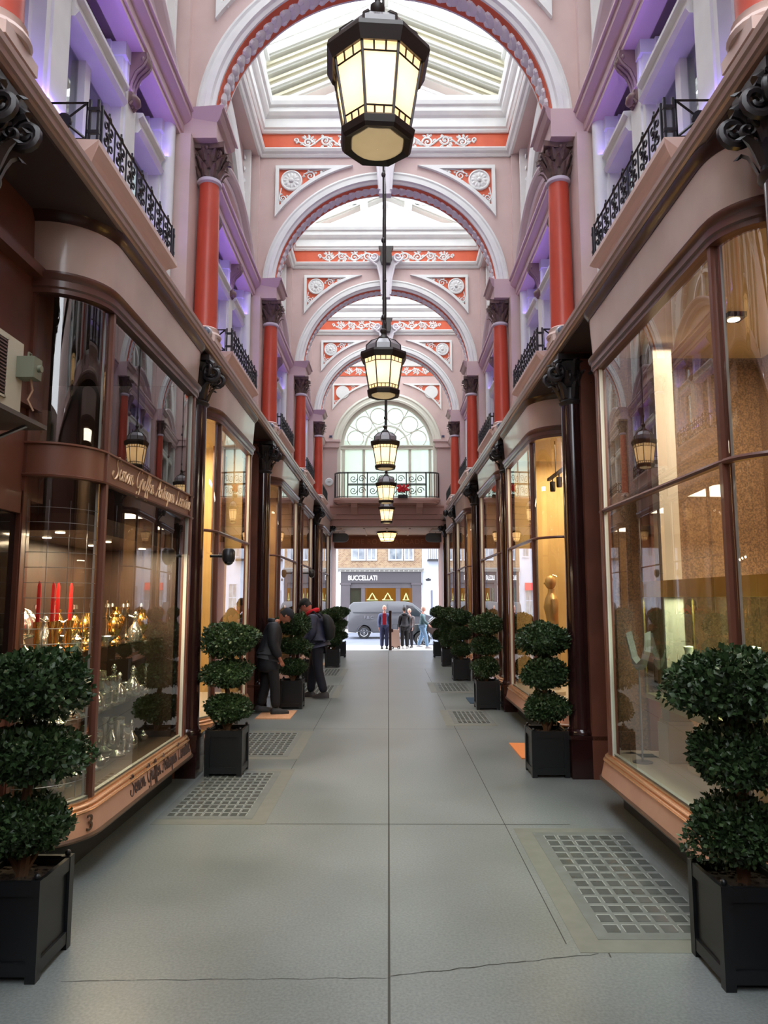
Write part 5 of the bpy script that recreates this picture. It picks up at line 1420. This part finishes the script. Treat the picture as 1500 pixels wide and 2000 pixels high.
_bk = _n2.new('ShaderNodeTexBrick'); _bk.inputs['Scale'].default_value = 3.2; _bk.inputs['Color1'].default_value = rgb((146, 122, 94)); _bk.inputs['Color2'].default_value = rgb((116, 86, 64)); _bk.inputs['Mortar'].default_value = rgb((150, 142, 128))
_tc2 = _n2.new('ShaderNodeTexCoord'); _mp2 = _n2.new('ShaderNodeMapping'); _mp2.inputs['Rotation'].default_value = (pi/2, 0, 0)
_l2.new(_tc2.outputs['Object'], _mp2.inputs['Vector']); _l2.new(_mp2.outputs['Vector'], _bk.inputs['Vector']); _l2.new(_bk.outputs['Color'], _n2['Principled BSDF'].inputs['Base Color'])
whitestucco = mat('white_stucco', (184, 190, 204), .7, col2=(176, 182, 196), scale=1)
facade(-3.4, 2.35, 13, brick, 'yellow brick upper storeys with white sash windows above the dark street shop', 'brick_building',
       [(-2.0 + 2.55*i, 4.7 + 3.4*j, .82, 2.2) for i in range(-0, 2) for j in range(2)] + [(-1.1 + 2.55*i, 4.7 + 3.4*j, .5, 2.2) for i in range(2) for j in range(2)], whitestucco, band=True)
facade(2.35, 12, 13, whitestucco, 'white banded stucco building beside the dark street shop', 'stucco_building', [(4.6, 4.9, 1.0, 1.9), (6.8, 4.9, 1.0, 1.9), (5.0, 1.2, 1.2, 1.8), (4.6, 8.2, 1.0, 1.9)], whitestucco)
facade(-12, -3.4, 13, whitestucco, 'white stucco building with red blinds on the antiques side of the street view', 'stucco_building', [(-4.6, 4.9, 1.0, 1.9), (-6.8, 4.9, 1.0, 1.9), (-5.0, .9, 1.2, 2.0), (-8.0, .9, 1.2, 2.0), (-4.6, 8.2, 1.0, 1.9)], whitestucco)
a = MB()
t = thing('window_awning', 'red awning over a window of the white street building', 'awning', (-5.0, YF, ZS + 2.6)); a.prism([(-.7, .0, .5), (-.7, -.35, 0), (-.7, 0, 0)], (1.4, 0, 0)); a.build('fabric', mat('red_awning', (214, 50, 60), .6), t)
t = thing('balcony_rail', 'thin black balcony railing on the white building beside the brick one', 'railing', (3.6, YF - .1, 4.4))
a = MB()
for i in range(14): a.tube([(-.8 + i*.13, -.3, 0), (-.8 + i*.13, -.3, .8)], .015, 4)
for z in (0, .8): a.tube([(-.85, -.3, z), (.95, -.3, z)], .025, 4)
a.box(-.9, 1.0, -.4, .15, -.12, 0); a.build('rail_bars', iron, t)
t = thing('bracket_lamp', 'black bracket lamp on the white street building', 'lamp', (2.75, YF - .02, 2.95))
a = MB(); a.tube([(0, .1, 0), (0, -.35, .08)], .03, 5); a.build('arm', iron, t); a = MB(); a.lathe([(.001, .1), (.2, 0), (.16, -.1), (.001, -.12)], (0, -.4, .1), 12); a.build('lamp_head', iron, t)
t = thing('drain_pipe', 'thin grey downpipe on the white street building', 'pipe', (3.0, YF, ZS)); a = MB(); a.tube([(0, .04, 0), (0, .04, 2.6)], .06, 8); a.build('pipe', mat('grey_pipe', (96, 96, 112), .5), t)

# vehicles
tyre = mat('tyre_rubber', (30, 30, 32), .8); rim = mat('alloy_rim', (150, 152, 158), .3, metal=.8); carglass = mat('car_glass', (34, 44, 50), .06, coat=1)
def wheel(parent, x, y, z, r, w=.22):
    a = MB(); a.lathe([(r*.62, -w/2), (r*.9, -w/2), (r, -w*.35), (r, w*.35), (r*.9, w/2), (r*.62, w/2), (r*.62, -w/2)], (x, y, z), 28, 'y'); wh = a.build('wheel', tyre, parent)
    a = MB(); a.lathe([(.001, -.02), (r*.16, -.03), (r*.16, .02)], (x, y - w*.42, z), 12, 'y')
    for i in range(10):
        an = 2*pi*i/10; dx, dz = cos(an), sin(an)
        a.tube([(x + dx*r*.1, y - w*.42, z + dz*r*.1), (x + dx*r*.62, y - w*.40, z + dz*r*.62)], .018, 4)
    a.lathe([(r*.56, -.02), (r*.63, -.03), (r*.63, .05), (r*.56, .05), (r*.56, -.02)], (x, y - w*.42, z), 28, 'y'); a.build('rim', rim, wh)
    a = MB(); a.lathe([(.001, .0), (r*.6, 0), (r*.6, .02), (.001, .02)], (x, y - w*.25, z), 20, 'y'); a.build('wheel_disc', mat('wheel_dark', (50, 50, 54), .5), wh)
def body(parent, outline, hw, tum, m, name='body', arches=()):
    """outline (x,z); side wall leans in above belt"""
    zs = [z for x, z in outline]; zt = max(zs); zb = min(zs)
    def hwz(z):
        return hw - tum*max(0, (z - (zb + (zt-zb)*.5))/((zt-zb)*.5))**1.5
    secs = []
    for s_, e in ((-1, .10), (-1, .03), (-1, 0), (1, 0), (1, .03), (1, .10)):
        cx = sum(x for x, z in outline)/len(outline); cz = sum(z for x, z in outline)/len(outline)
        sh = {.10: (.94, -0.0), .03: (.985, 0), 0: (1, 0)}[e]
        secs.append([(cx + (x-cx)*(1 if e == 0 else sh[0] + .04*(e == .10)), s_*(hwz(z) + (0 if e == .10 else (-.02 if e == .03 else -.09))), cz + (z-cz)*(1.0 if e == 0 else (.975 if e == .10 else .995))) for x, z in outline])
    a = MB(); a.sweep([secs[2], secs[1], secs[0]][::-1] + [secs[3], secs[4], secs[5]], smooth=True)
    return a.build(name, m, parent)
van = thing('van', 'grey panel van parked across the street facing the right', 'van', (.35, 39.6, ZR))
vo = [(-2.45, .35), (-2.5, .7), (-2.48, 1.3), (-2.38, 1.78), (-2.2, 1.93), (-1.0, 1.98), (.6, 1.97), (.95, 1.9), (1.35, 1.6), (1.72, 1.28), (2.25, 1.12), (2.45, .95), (2.52, .7), (2.48, .38), (1.95, .32), (1.9, .5), (1.75, .7), (1.5, .76), (1.25, .7), (1.1, .5), (1.05, .32), (-1.15, .32), (-1.2, .5), (-1.35, .7), (-1.6, .76), (-1.85, .7), (-2.0, .5), (-2.05, .32)]
vm = mat('van_grey_paint', (70, 72, 78), .35, metal=.2, coat=.3)
body(van, vo, .98, .12, vm)
for x in (-1.6, 1.5): wheel(van, x, -.86, .34, .34); wheel(van, x, .86, .34, .34)
a = MB(); a.prism([(.62, -.975, 1.22), (1.6, -.985, 1.2), (1.28, -.91, 1.55), (1.0, -.895, 1.74), (.66, -.895, 1.78)], (0, -.03, 0)); a.build('side_window', carglass, van)
a = MB(); a.box(-2.2, .5, -.995, -.975, 1.38, 1.42); a.box(-2.3, 2.3, -.995, -.97, .36, .42); a.box(-.35, -.33, -.985, -.96, .45, 1.85); a.box(.52, .54, -.99, -.9, .45, 1.8)
for x in (-1.6, 1.5):
    pts = [(x + .42*cos(pi*i/14), .34 + .42*sin(pi*i/14)) for i in range(15)]
    a.tube([(px_, -.985, pz_) for px_, pz_ in pts], .03, 5)
a.build('side_trim', mat('van_trim', (62, 64, 70), .4), van)
a = MB(); a.box(2.36, 2.5, -.9, -.7, .85, 1.0); a.build('headlight', crystal, van)
put_text('F.B.C', .24, .006, mat('van_letters', (110, 112, 120), .5), (-1.35, -.99, 1.12), (1, 0, 0), (0, 0, 1), van)
car = thing('black_car', 'black car parked on the near side of the road behind the walkers', 'car', (3.0, 33.2, ZR))
co = [(-2.2, .35), (-2.3, .55), (-2.25, .85), (-2.1, .95), (-1.2, 1.05), (-.75, 1.4), (-.4, 1.52), (1.2, 1.55), (1.9, 1.45), (2.3, 1.05), (2.35, .6), (2.3, .35), (1.95, .32), (1.9, .5), (1.7, .68), (1.45, .72), (1.2, .68), (1.0, .5), (.95, .32), (-.95, .32), (-1.0, .5), (-1.2, .68), (-1.45, .72), (-1.7, .68), (-1.9, .5), (-1.95, .32)]
body(car, co, .92, .16, mat('black_car_paint', (24, 26, 28), .15, coat=1))
for x in (-1.45, 1.45): wheel(car, x, -.82, .33, .35); wheel(car, x, .82, .33, .35)
a = MB(); a.prism([(-.95, -.90, 1.06), (2.1, -.90, 1.06), (1.8, -.80, 1.4), (-.35, -.79, 1.44), (-.6, -.82, 1.34)], (0, -.03, 0)); a.build('side_window', carglass, car)
a = MB(); a.box(-.95, 2.1, -.94, -.92, 1.03, 1.05); a.box(-.9, 1.0, -.94, -.9, .36, .38); a.build('chrome_strip', silver, car)

# ------------------------------------------------------------------ topiary planters
def foliage_ball(n, R, seed):
    r = random.Random(seed); a = MB()
    V = []; F = []
    lumps = [(Vector((r.gauss(0, 1), r.gauss(0, 1), r.gauss(0, .8))).normalized(), r.uniform(.08, .26)) for _ in range(14)]
    for i in range(n):
        d = Vector((r.gauss(0, 1), r.gauss(0, 1), r.gauss(0, 1))).normalized()
        k = 1 + sum(h*max(0, d.dot(q) - .75)*3 for q, h in lumps) - .13
        rr = k*(r.uniform(.72, 1.04) if r.random() < .8 else r.uniform(.5, .8))
        p = Vector((d.x*R[0], d.y*R[1], d.z*R[2]))*rr
        u = (d*r.uniform(.2, 1) + Vector((r.uniform(-1, 1), r.uniform(-1, 1), r.uniform(-.6, 1)))).normalized()
        w = u.cross(Vector((r.uniform(-1, 1), r.uniform(-1, 1), r.uniform(-1, 1)))).normalized()
        L = r.uniform(.020, .034); nn = u.cross(w)
        b = len(V)
        V += [p, p + u*L*.5 + w*L*.36 + nn*.002, p + u*L, p + u*L*.5 - w*L*.36 + nn*.002, p + u*L*.5 - nn*.002]
        F += [(b, b+4, b+1), (b+1, b+4, b+2), (b+2, b+4, b+3), (b+3, b+4, b)]
    a.add(V, F)
    return a
leafm = mat('box_leaf', (38, 58, 34), .4, col2=(60, 84, 46), scale=26, spec=.4)
corem = mat('twig_core', (30, 34, 22), .9)
barkm = mat('bark', (110, 80, 56), .85, col2=(84, 60, 42), scale=20)
potm = mat('black_planter_paint', (14, 17, 20), .4, coat=.1)
soilm = mat('soil', (44, 34, 26), 1.0, col2=(70, 58, 46), scale=30)
def make_planter(seed):
    t = thing('topiary_planter', '', 'planter', (0, 0, 0), group='three-tiered topiary in black square planters')
    a = MB(); h = .46; w = .185
    a.box(-w, w, -w, w, .03, .05)
    for s in (-1, 1):
        a.box(-w + .012, w - .012, *sorted((s*(w-.03), s*(w-.012))), .05, h - .02)
        a.box(*sorted((s*(w-.03), s*(w-.012))), -w + .012, w - .012, .05, h - .02)
    a.build('box_panel', potm, t)
    a = MB()
    for sx in (-1, 1):
        for sy in (-1, 1):
            cx, cyy = sx*(w-.02), sy*(w-.02)
            a.box(cx - .025, cx + .025, cyy - .025, cyy + .025, 0, h)
            a.ell((cx, cyy, h + .012), (.016, .016, .016), 10, 6)
    for s in (-1, 1):
        for (z0, z1) in ((.03, .09), (h - .07, h - .005)):
            a.box(-w, w, *sorted((s*(w-.02), s*(w+.002))), z0, z1); a.box(*sorted((s*(w-.02), s*(w+.002))), -w, w, z0, z1)
    a.build('corner_frame', potm, t)
    a = MB(); a.box(-w + .02, w - .02, -w + .02, w - .02, .3, h - .05)
    rs = random.Random(seed)
    for i in range(60): a.ell((rs.uniform(-.15, .15), rs.uniform(-.15, .15), h - .05), (.016, .014, .010), 6, 4)
    a.build('soil', soilm, t)
    a = MB()
    trunk = [(0, 0, .35), (.015, .0, .5), (-.01, .01, .7), (.02, -.01, .85), (0, .01, 1.0), (-.015, 0, 1.15), (.01, 0, 1.35)]
    a.tube(trunk, [.034, .03, .026, .025, .022, .018, .01], 8)
    a.tube([(.0, 0, .4), (.06, .04, .52), (.10, .03, .62)], [.02, .014, .006], 6); a.tube([(0, 0, .42), (-.05, -.05, .55), (-.11, -.04, .66)], [.018, .012, .006], 6)
    a.tube([(0, 0, .8), (.06, -.03, .92), (.1, -.05, 1.0)], [.014, .01, .005], 6); a.tube([(0, 0, 1.12), (-.06, .03, 1.24), (-.1, .03, 1.32)], [.014, .01, .005], 6)
    a.build('trunk', barkm, t)
    for (z, R, n, q, dx) in ((.66, (.22, .22, .13), 4200, 1, 0), (1.01, (.21, .21, .12), 3800, 2, .015), (1.36, (.215, .215, .13), 4000, 3, -.015)):
        b = foliage_ball(n, R, seed*10 + q); b.ell((0, 0, 0), (R[0]*.62, R[1]*.62, R[2]*.6), 12, 8)
        o = b.build('foliage', leafm, t, (dx, 0, z))
    return t
PLT = [make_planter(1), make_planter(2)]
ppos = [(-1.80, 3.78, 'topiary planter nearest the viewer at the antiques corner, cropped by the frame'), (1.79, 3.73, 'topiary planter nearest the viewer before the jewellery window, cropped by the frame'),
        (-1.63, 7.70, 'second topiary planter at the first dark column on the antiques side'), (1.69, 7.68, 'second topiary planter at the first dark column on the jewellery side'),
        (-1.55, 12.15, 'third topiary planter, beside the person in the black coat'), (1.67, 12.1, 'third topiary planter on the jewellery side'),
        (-1.62, 15.9, 'fourth topiary planter, partly hidden by the person with the backpack'), (1.66, 16.2, 'fourth topiary planter on the jewellery side'),
        (-1.42, 19.2, 'fifth topiary planter, just past the person with the backpack'), (1.66, 19.5, 'fifth topiary planter on the jewellery side'),
        (-1.45, 22.4, 'sixth and farthest topiary planter on the antiques side'), (1.62, 22.4, 'sixth and farthest topiary planter on the jewellery side')]
for i, (x, y, lab) in enumerate(ppos):
    if i < 2: o = PLT[i]; o.location = (x, y, 0)
    else: o = dup(PLT[i % 2], (x, y, 0), rotz=(i*pi/2) % (2*pi))
    o['label'] = lab
    if i < 2:
        for c_ in o.children:
            if c_.name.startswith('foliage'):
                f_ = {0: 1.08, 1: 1.2, 2: 1.32}[min(2, int(c_.location.z/.4) - 1 if c_.location.z < 1.3 else 2)]
                c_.scale = (f_, f_, f_*1.05)

# ------------------------------------------------------------------ people
def skin_obj(name, joints, edges, m, parent=None, sub=1, extra=None, remesh=None):
    """joints: {name: (pos, radius)}; edges: list of name pairs"""
    names = list(joints); idx = {n: i for i, n in enumerate(names)}
    me = bpy.data.meshes.new(name); me.from_pydata([joints[n][0] for n in names], [(idx[a_], idx[b_]) for a_, b_ in edges], []); me.update()
    o = bpy.data.objects.new(name, me); COL.objects.link(o)
    sk = o.modifiers.new('skin', 'SKIN'); sk.use_smooth_shade = True; sk.branch_smoothing = .6
    for i, n in enumerate(names):
        r = joints[n][1]; r = r if isinstance(r, tuple) else (r, r)
        me.skin_vertices[0].data[i].radius = r
        me.skin_vertices[0].data[i].use_root = (i == 0)
    ss = o.modifiers.new('sub', 'SUBSURF'); ss.levels = sub; ss.render_levels = sub
    bpy.context.view_layer.update()
    res = bpy.data.meshes.new_from_object(o.evaluated_get(bpy.context.evaluated_depsgraph_get()))
    bpy.data.objects.remove(o, do_unlink=True)
    if extra is not None or remesh:
        bm = bmesh.new(); bm.from_mesh(res)
        if extra is not None:
            e2 = bpy.data.meshes.new('tmp'); e2.from_pydata(extra.v, [], extra.f); bm.from_mesh(e2)
        bm.to_mesh(res); bm.free()
    o = bpy.data.objects.new(name, res); COL.objects.link(o)
    if remesh:
        rm = o.modifiers.new('remesh', 'REMESH'); rm.mode = 'VOXEL'; rm.voxel_size = remesh
        bpy.context.view_layer.update()
        r2 = bpy.data.meshes.new_from_object(o.evaluated_get(bpy.context.evaluated_depsgraph_get()))
        o.modifiers.clear(); o.data = r2
    for p in o.data.polygons: p.use_smooth = True
    o.data.materials.clear(); o.data.materials.append(m)
    if parent: o.parent = parent
    return o
def V3(*a): return Vector(a)
def make_person(label, loc, rotz, H=1.75, lean=0, head_tilt=0, stride=0.0, arms=((0, 0), (0, 0)), top=None, top_len=.0, trousers=None, hair=(60, 50, 44), bald=False, cap=None, scarf=None, pack=None, collar=None, shoes=(30, 28, 28), inner=None, puffy=1.0, skinc=(196, 140, 116)):
    """local frame: +y is forward, x to the person's right side is +x; arms = (shoulder swing fwd deg, elbow bend deg) for left,right"""
    t = thing('person', label, 'person', loc, rotz); k = H/1.75
    skm = mat('skin_%d_%d_%d' % skinc, skinc, .55)
    ln = radians(lean)
    def up(x, y, z):       # torso frame: bend at hips (z=.95)
        dy, dz = y, z - .95
        return V3(x, dy*cos(ln) + dz*sin(ln), .95 + dz*cos(ln) - dy*sin(ln))*k
    ht = radians(lean*.3 + head_tilt)
    neck = up(0, .01, 1.46)
    def hd(x, y, z):       # head frame around neck base
        dy, dz = y, z
        aa = ln + radians(head_tilt)
        return neck + V3(x, dy*cos(aa) + dz*sin(aa), dz*cos(aa) - dy*sin(aa))*k
    J = {'pelvis': (up(0, 0, .95), .10), 'belly': (up(0, .01, 1.1), .10), 'chest': (up(0, .01, 1.28), .12), 'neck0': (up(0, 0, 1.42), .065), 'neck1': (hd(0, .02, .08), .055)}
    E = [('pelvis', 'belly'), ('belly', 'chest'), ('chest', 'neck0'), ('neck0', 'neck1')]
    legs = {}
    for s, nm in ((-1, 'l'), (1, 'r')):
        st = stride*(1 if s > 0 else -1)
        hip = V3(s*.085, 0, .90)*k; kn = V3(s*.095, .02 + st*.5 + abs(st)*.15, .49)*k; an = V3(s*.10, st, .085 + (abs(st)*.12 if st < 0 else 0))*k
        legs[nm] = (hip, kn, an)
        J['hip' + nm] = (hip, .085); J['knee' + nm] = (kn, .055); J['ank' + nm] = (an, .038)
        E += [('pelvis', 'hip' + nm), ('hip' + nm, 'knee' + nm), ('knee' + nm, 'ank' + nm)]
        f, b = arms[0 if s < 0 else 1]; f = radians(f); b = radians(b)
        sh = up(s*.185, 0, 1.39)
        d1 = V3(s*.10, sin(f), -cos(f)).normalized(); el = sh + d1*.29*k
        d2 = V3(-s*.02, sin(f + b), -cos(f + b)).normalized(); wr = el + d2*.25*k; ha = wr + d2*.07*k
        J['sh' + nm] = (sh, .06); J['el' + nm] = (el, .042); J['wr' + nm] = (wr, .028); J['palm' + nm] = (ha, (.036, .018))
        E += [('chest', 'sh' + nm), ('sh' + nm, 'el' + nm), ('el' + nm, 'wr' + nm), ('wr' + nm, 'palm' + nm)]
        legs['arm' + nm] = (sh, el, wr, ha, d2)
    J = {n: (p, (tuple(q*k for q in r) if isinstance(r, tuple) else r*k)) for n, (p, r) in J.items()}
    ex = MB()
    # head with face
    hc = hd(0, .035, .19); aa = ln + radians(head_tilt)
    RX = Matrix.Rotation(-aa, 3, 'X')
    n_, m_ = 20, 16; vs = []; fs = []
    for i in range(m_ + 1):
        th = pi*i/m_
        for j in range(n_):
            ph = 2*pi*j/n_
            x, y, z = sin(th)*cos(ph), sin(th)*sin(ph), cos(th)
            X, Y, Z = x*.076, y*.095, z*.118
            if z < -.1: X *= 1 + z*.28; Y *= 1 + z*.12
            if y > .6 and -.5 < z < .15: Y += .004
            if y > .75 and .05 < z < .25: Y -= .008          # eye line
            vs.append(hc + RX @ V3(X, Y, Z)*k)
    for i in range(m_):
        for j in range(n_): fs.append((i*n_+j, (i+1)*n_+j, (i+1)*n_+(j+1) % n_, i*n_+(j+1) % n_))
    ex.add(vs, fs)
    def hp(x, y, z): return hc + RX @ V3(x, y, z)*k
    ex.ell(hp(0, .10, -.012), (.013*k, .018*k, .022*k), 8, 6, RX); ex.ell(hp(0, .092, .012), (.010*k, .012*k, .03*k), 8, 6, RX)
    ex.ell(hp(0, .082, -.058), (.026*k, .013*k, .009*k), 8, 6, RX); ex.ell(hp(0, .07, -.095), (.025*k, .02*k, .018*k), 8, 6, RX)
    for s in (-1, 1): ex.ell(hp(s*.076, -.005, -.005), (.010*k, .02*k, .032*k), 8, 6, RX); ex.ell(hp(s*.03, .083, .03), (.02*k, .01*k, .006*k), 6, 4, RX)
    # fingers
    for nm, s in (('l', -1), ('r', 1)):
        sh, el, wr, ha, d2 = legs['arm' + nm]
        sd = d2.cross(V3(1, 0, 0)); sd = sd.normalized() if sd.length > .01 else V3(0, 1, 0)
        inn = V3(-s, 0, 0)
        for q, L in ((-1.5, .058), (-.5, .068), (.5, .064), (1.5, .05)):
            b0 = ha + sd*q*.017*k + d2*.015*k
            ex.tube([b0 - d2*.02*k, b0 + d2*L*.45*k, b0 + d2*L*.8*k + inn*.012*k, b0 + d2*L*k + inn*.028*k], [.0085*k, .0085*k, .0078*k, .006*k], 6)
        b0 = wr + d2*.03*k + sd*.025*k*1
        ex.tube([b0, b0 + sd*.025*k + d2*.02*k, b0 + sd*.03*k + d2*.045*k + inn*.01*k], [.011*k, .010*k, .007*k], 6)
    skin_obj('body', J, E, skm, t, 1, ex, remesh=.009)
    # trousers
    if trousers:
        JT = {'pelvis': (up(0, 0, .97), .15*k)}; ET = []
        for nm in 'lr':
            hip, kn, an = legs[nm]
            JT['h' + nm] = (hip, .13*k); JT['k' + nm] = (kn, .092*k); JT['a' + nm] = (an + V3(0, 0, -.01), .078*k); ET += [('pelvis', 'h' + nm), ('h' + nm, 'k' + nm), ('k' + nm, 'a' + nm)]
        skin_obj('trousers', JT, ET, mat('cloth_%d_%d_%d' % trousers, trousers, .85, col2=tuple(int(c*.85) for c in trousers), scale=8), t)
    for nm in 'lr':
        hip, kn, an = legs[nm]; a = MB()
        a.sweep([[(an.x + wx*k, an.y + yy*k, an.z + (zz - .085)*k) for wx, zz in ((-w_, 0), (w_, 0), (w_*.95, h_*.6), (w_*.5, h_), (-w_*.5, h_), (-w_*.95, h_*.6))] for yy, w_, h_ in ((-.08, .03, .06), (-.05, .042, .10), (.02, .045, .10), (.10, .05, .07), (.17, .045, .055), (.21, .025, .035))], smooth=True)
        a.build('shoe', mat('shoe_%d_%d_%d' % shoes, shoes, .5), t)
    if top:
        p = puffy; lo = .95 - top_len
        JC = {'waist': (up(0, .01, 1.05), (.155*p*k, .125*p*k)), 'chest': (up(0, .01, 1.25), (.165*p*k, .13*p*k)), 'upper': (up(0, 0, 1.38), (.13*k, .10*k)), 'collar': (up(0, .0, 1.455), (.075*k, .075*k))}
        EC = [('waist', 'chest'), ('chest', 'upper'), ('upper', 'collar')]
        JC['hem0'] = (up(0, 0, .93), (.16*p*k, .135*p*k)); EC.append(('waist', 'hem0'))
        if top_len > .1:
            JC['hem1'] = (V3(0, 0, .95 - top_len*.5)*k, (.17*p*k, .145*p*k)); JC['hem2'] = (V3(0, 0, .95 - top_len)*k, (.175*p*k, .15*p*k)); EC += [('hem0', 'hem1'), ('hem1', 'hem2')]
        for nm in 'lr':
            sh, el, wr, ha, d2 = legs['arm' + nm]
            JC['s' + nm] = (sh, .085*p*k); JC['e' + nm] = (el, .068*p*k); JC['w' + nm] = (wr, .050*p*k); EC += [('upper', 's' + nm), ('s' + nm, 'e' + nm), ('e' + nm, 'w' + nm)]
        skin_obj('jacket', JC, EC, mat('jacket_%d_%d_%d' % top, top, .6, col2=tuple(int(c*.8) for c in top), scale=10, bump=.25, bscale=22), t)
        if inner:
            a = MB(); pp = []
            for (x, z) in ((-.06, 1.44), (.06, 1.44), (.08, 1.2), (.07, .98), (-.07, .98), (-.08, 1.2)):
                q = up(x, .135*p, z); pp.append(q)
            a.prism(pp, (0, .015, 0)); a.build('pullover', mat('pullover_%d_%d_%d' % inner, inner, .9), t)
    hm = mat('hair_%d_%d_%d' % hair, hair, .8)
    a = MB()
    vs = []; fs = []; n_ = 16
    for i in range(8):
        th = (pi*.62)*i/7
        for j in range(n_):
            ph = 2*pi*j/n_; x, y, z = sin(th)*cos(ph), sin(th)*sin(ph), cos(th)
            front = max(0, y); zz = z*.127 + front*.03*(i/7.)
            if y > .2 and i > 4: zz = max(zz, .045)
            vs.append(hp(x*.084, y*.100 - .008, zz))
    for i in range(7):
        for j in range(n_): fs.append((i*n_+j, (i+1)*n_+j, (i+1)*n_+(j+1) % n_, i*n_+(j+1) % n_))
    a.add(vs, fs, True); a.build('hair', hm, t)
    if cap:
        a = MB(); vs = []; fs = []
        for i in range(7):
            th = (pi*.5)*i/6
            for j in range(n_):
                ph = 2*pi*j/n_; vs.append(hp(sin(th)*cos(ph)*.092, sin(th)*sin(ph)*.110 - .005, .035 + cos(th)*.105))
        for i in range(6):
            for j in range(n_): fs.append((i*n_+j, (i+1)*n_+j, (i+1)*n_+(j+1) % n_, i*n_+(j+1) % n_))
        a.add(vs, fs, True)
        a.prism([hp(-.065, .085, .045), hp(-.05, .16, .03), hp(.05, .16, .03), hp(.065, .085, .045)], (0, 0, .012)); a.build('cap', mat('cap_%d_%d_%d' % cap, cap, .8), t)
    if scarf:
        a = MB(); R_ = .085
        a.tube([hd(R_*cos(q), .005 + R_*sin(q), .025 + .025*sin(q)) for q in [2*pi*i/14 for i in range(14)]], .042*k, 8, closed=True)
        a.ell(hd(.01, .10, -.03), (.05, .035, .07), 8, 6); a.build('scarf', mat('scarf_%d_%d_%d' % scarf, scarf, .9), t)
    if collar:
        a = MB(); a.tube([up(.095*cos(q), -.0 + .075*sin(q), 1.455) for q in [pi + pi*i/10 for i in range(11)]], .042*k, 8); a.build('hood', mat('jacket_%d_%d_%d' % top, top, .6), t)
    if pack:
        a = MB(); rings = []
        for z, w_, d_ in ((.96, .09, .08), (1.0, .135, .13), (1.15, .15, .16), (1.30, .135, .14), (1.39, .09, .08), (1.41, .03, .04)):
            rings.append([up(w_*cos(q), -.15 - d_*.55 + d_*.62*sin(q), z) for q in [2*pi*i/14 for i in range(14)]])
        a.sweep(rings, smooth=True); bp = a.build('backpack', mat('backpack_%d_%d_%d' % pack, pack, .8), t)
        a = MB()
        for s in (-1, 1): a.tube([up(s*.12, -.14, 1.36), up(s*.13, -.02, 1.485), up(s*.135, .12, 1.38), up(s*.13, .15, 1.2), up(s*.15, .03, 1.04), up(s*.12, -.14, 1.0)], .018, 6)
        a.build('strap', mat('strap_black', (22, 22, 26), .8), bp)
    return t
# forward is +y: rotz rotates towards -x for positive angles
make_person('person in a long black padded coat bending to look in the window', (-1.84, 11.5, .012), radians(-78), 1.72, lean=9, head_tilt=46, arms=((-8, 22), (-4, 30)), top=(30, 34, 44), top_len=.34, trousers=(26, 27, 32), hair=(24, 22, 24), cap=(22, 26, 40), collar=True, stride=.12, puffy=1.45, skinc=(176, 112, 88))
make_person('person in a navy jacket, red scarf and black cap with a backpack', (-1.24, 13.3, 0), radians(80), 1.84, lean=8, head_tilt=32, arms=((-4, 50), (-6, 62)), top=(52, 56, 82), trousers=(30, 32, 46), hair=(40, 36, 34), cap=(18, 20, 22), scarf=(206, 24, 40), pack=(22, 24, 30), shoes=(54, 48, 46), stride=.15, puffy=1.35, skinc=(206, 130, 110))
make_person('person in a blue blazer over a red jumper on the street pavement', (-.12, 30.0, ZS), radians(180), 1.76, arms=((-5, 10), (-5, 12)), top=(84, 100, 150), top_len=.08, trousers=(56, 62, 100), hair=(220, 190, 170), inner=(170, 30, 52), shoes=(24, 24, 26), skinc=(226, 160, 140))
make_person('person in a black puffer coat with their back turned on the street pavement', (.72, 30.1, ZS), radians(10), 1.7, arms=((8, 18), (20, 40)), lean=4, top=(44, 46, 54), top_len=.22, trousers=(40, 40, 44), hair=(50, 44, 44), collar=True, shoes=(220, 220, 222), puffy=1.2)
make_person('fair-haired person beside the black puffer coat on the pavement', (.95, 30.8, ZS), radians(160), 1.62, arms=((10, 20), (5, 20)), top=(120, 110, 112), top_len=.3, trousers=(50, 48, 56), hair=(214, 190, 166), shoes=(60, 50, 50), skinc=(226, 170, 150))
make_person('person in a teal jacket and pale jeans walking on the pavement', (1.48, 30.4, ZS), radians(-105), 1.72, arms=((-14, 20), (24, 30)), top=(76, 110, 118), trousers=(130, 168, 206), hair=(196, 176, 164), stride=.22, puffy=1.15, shoes=(200, 200, 206), skinc=(226, 168, 150))
t = thing('shopping_trolley', 'tan wheeled shopping bag standing behind the gate post', 'bag', (.33, 29.9, ZS))
a = MB(); a.prism([(-.2, -.12, .06), (.22, -.12, .06), (.16, -.10, .78), (-.14, -.10, .78)], (0, .24, 0)); a.build('bag_body', mat('tan_canvas', (206, 176, 160), .8), t)
a = MB()
for x in (-.12, .14): a.lathe([(.03, -.02), (.06, -.02), (.06, .02), (.03, .02), (.03, -.02)], (x, -.13, .06), 12, 'y')
a.build('trolley_wheels', tyre, t)
a = MB(); a.tube([(-.1, .12, .7), (-.1, .14, 1.0), (.1, .14, 1.0), (.1, .12, .7)], .012, 5); a.build('handle', iron, t)
for _o in bpy.data.objects:
    if _o.type == 'MESH' and _o.parent is None and not _o.get('kind') and not _o.get('label'): print('UNLABELLED', _o.name)
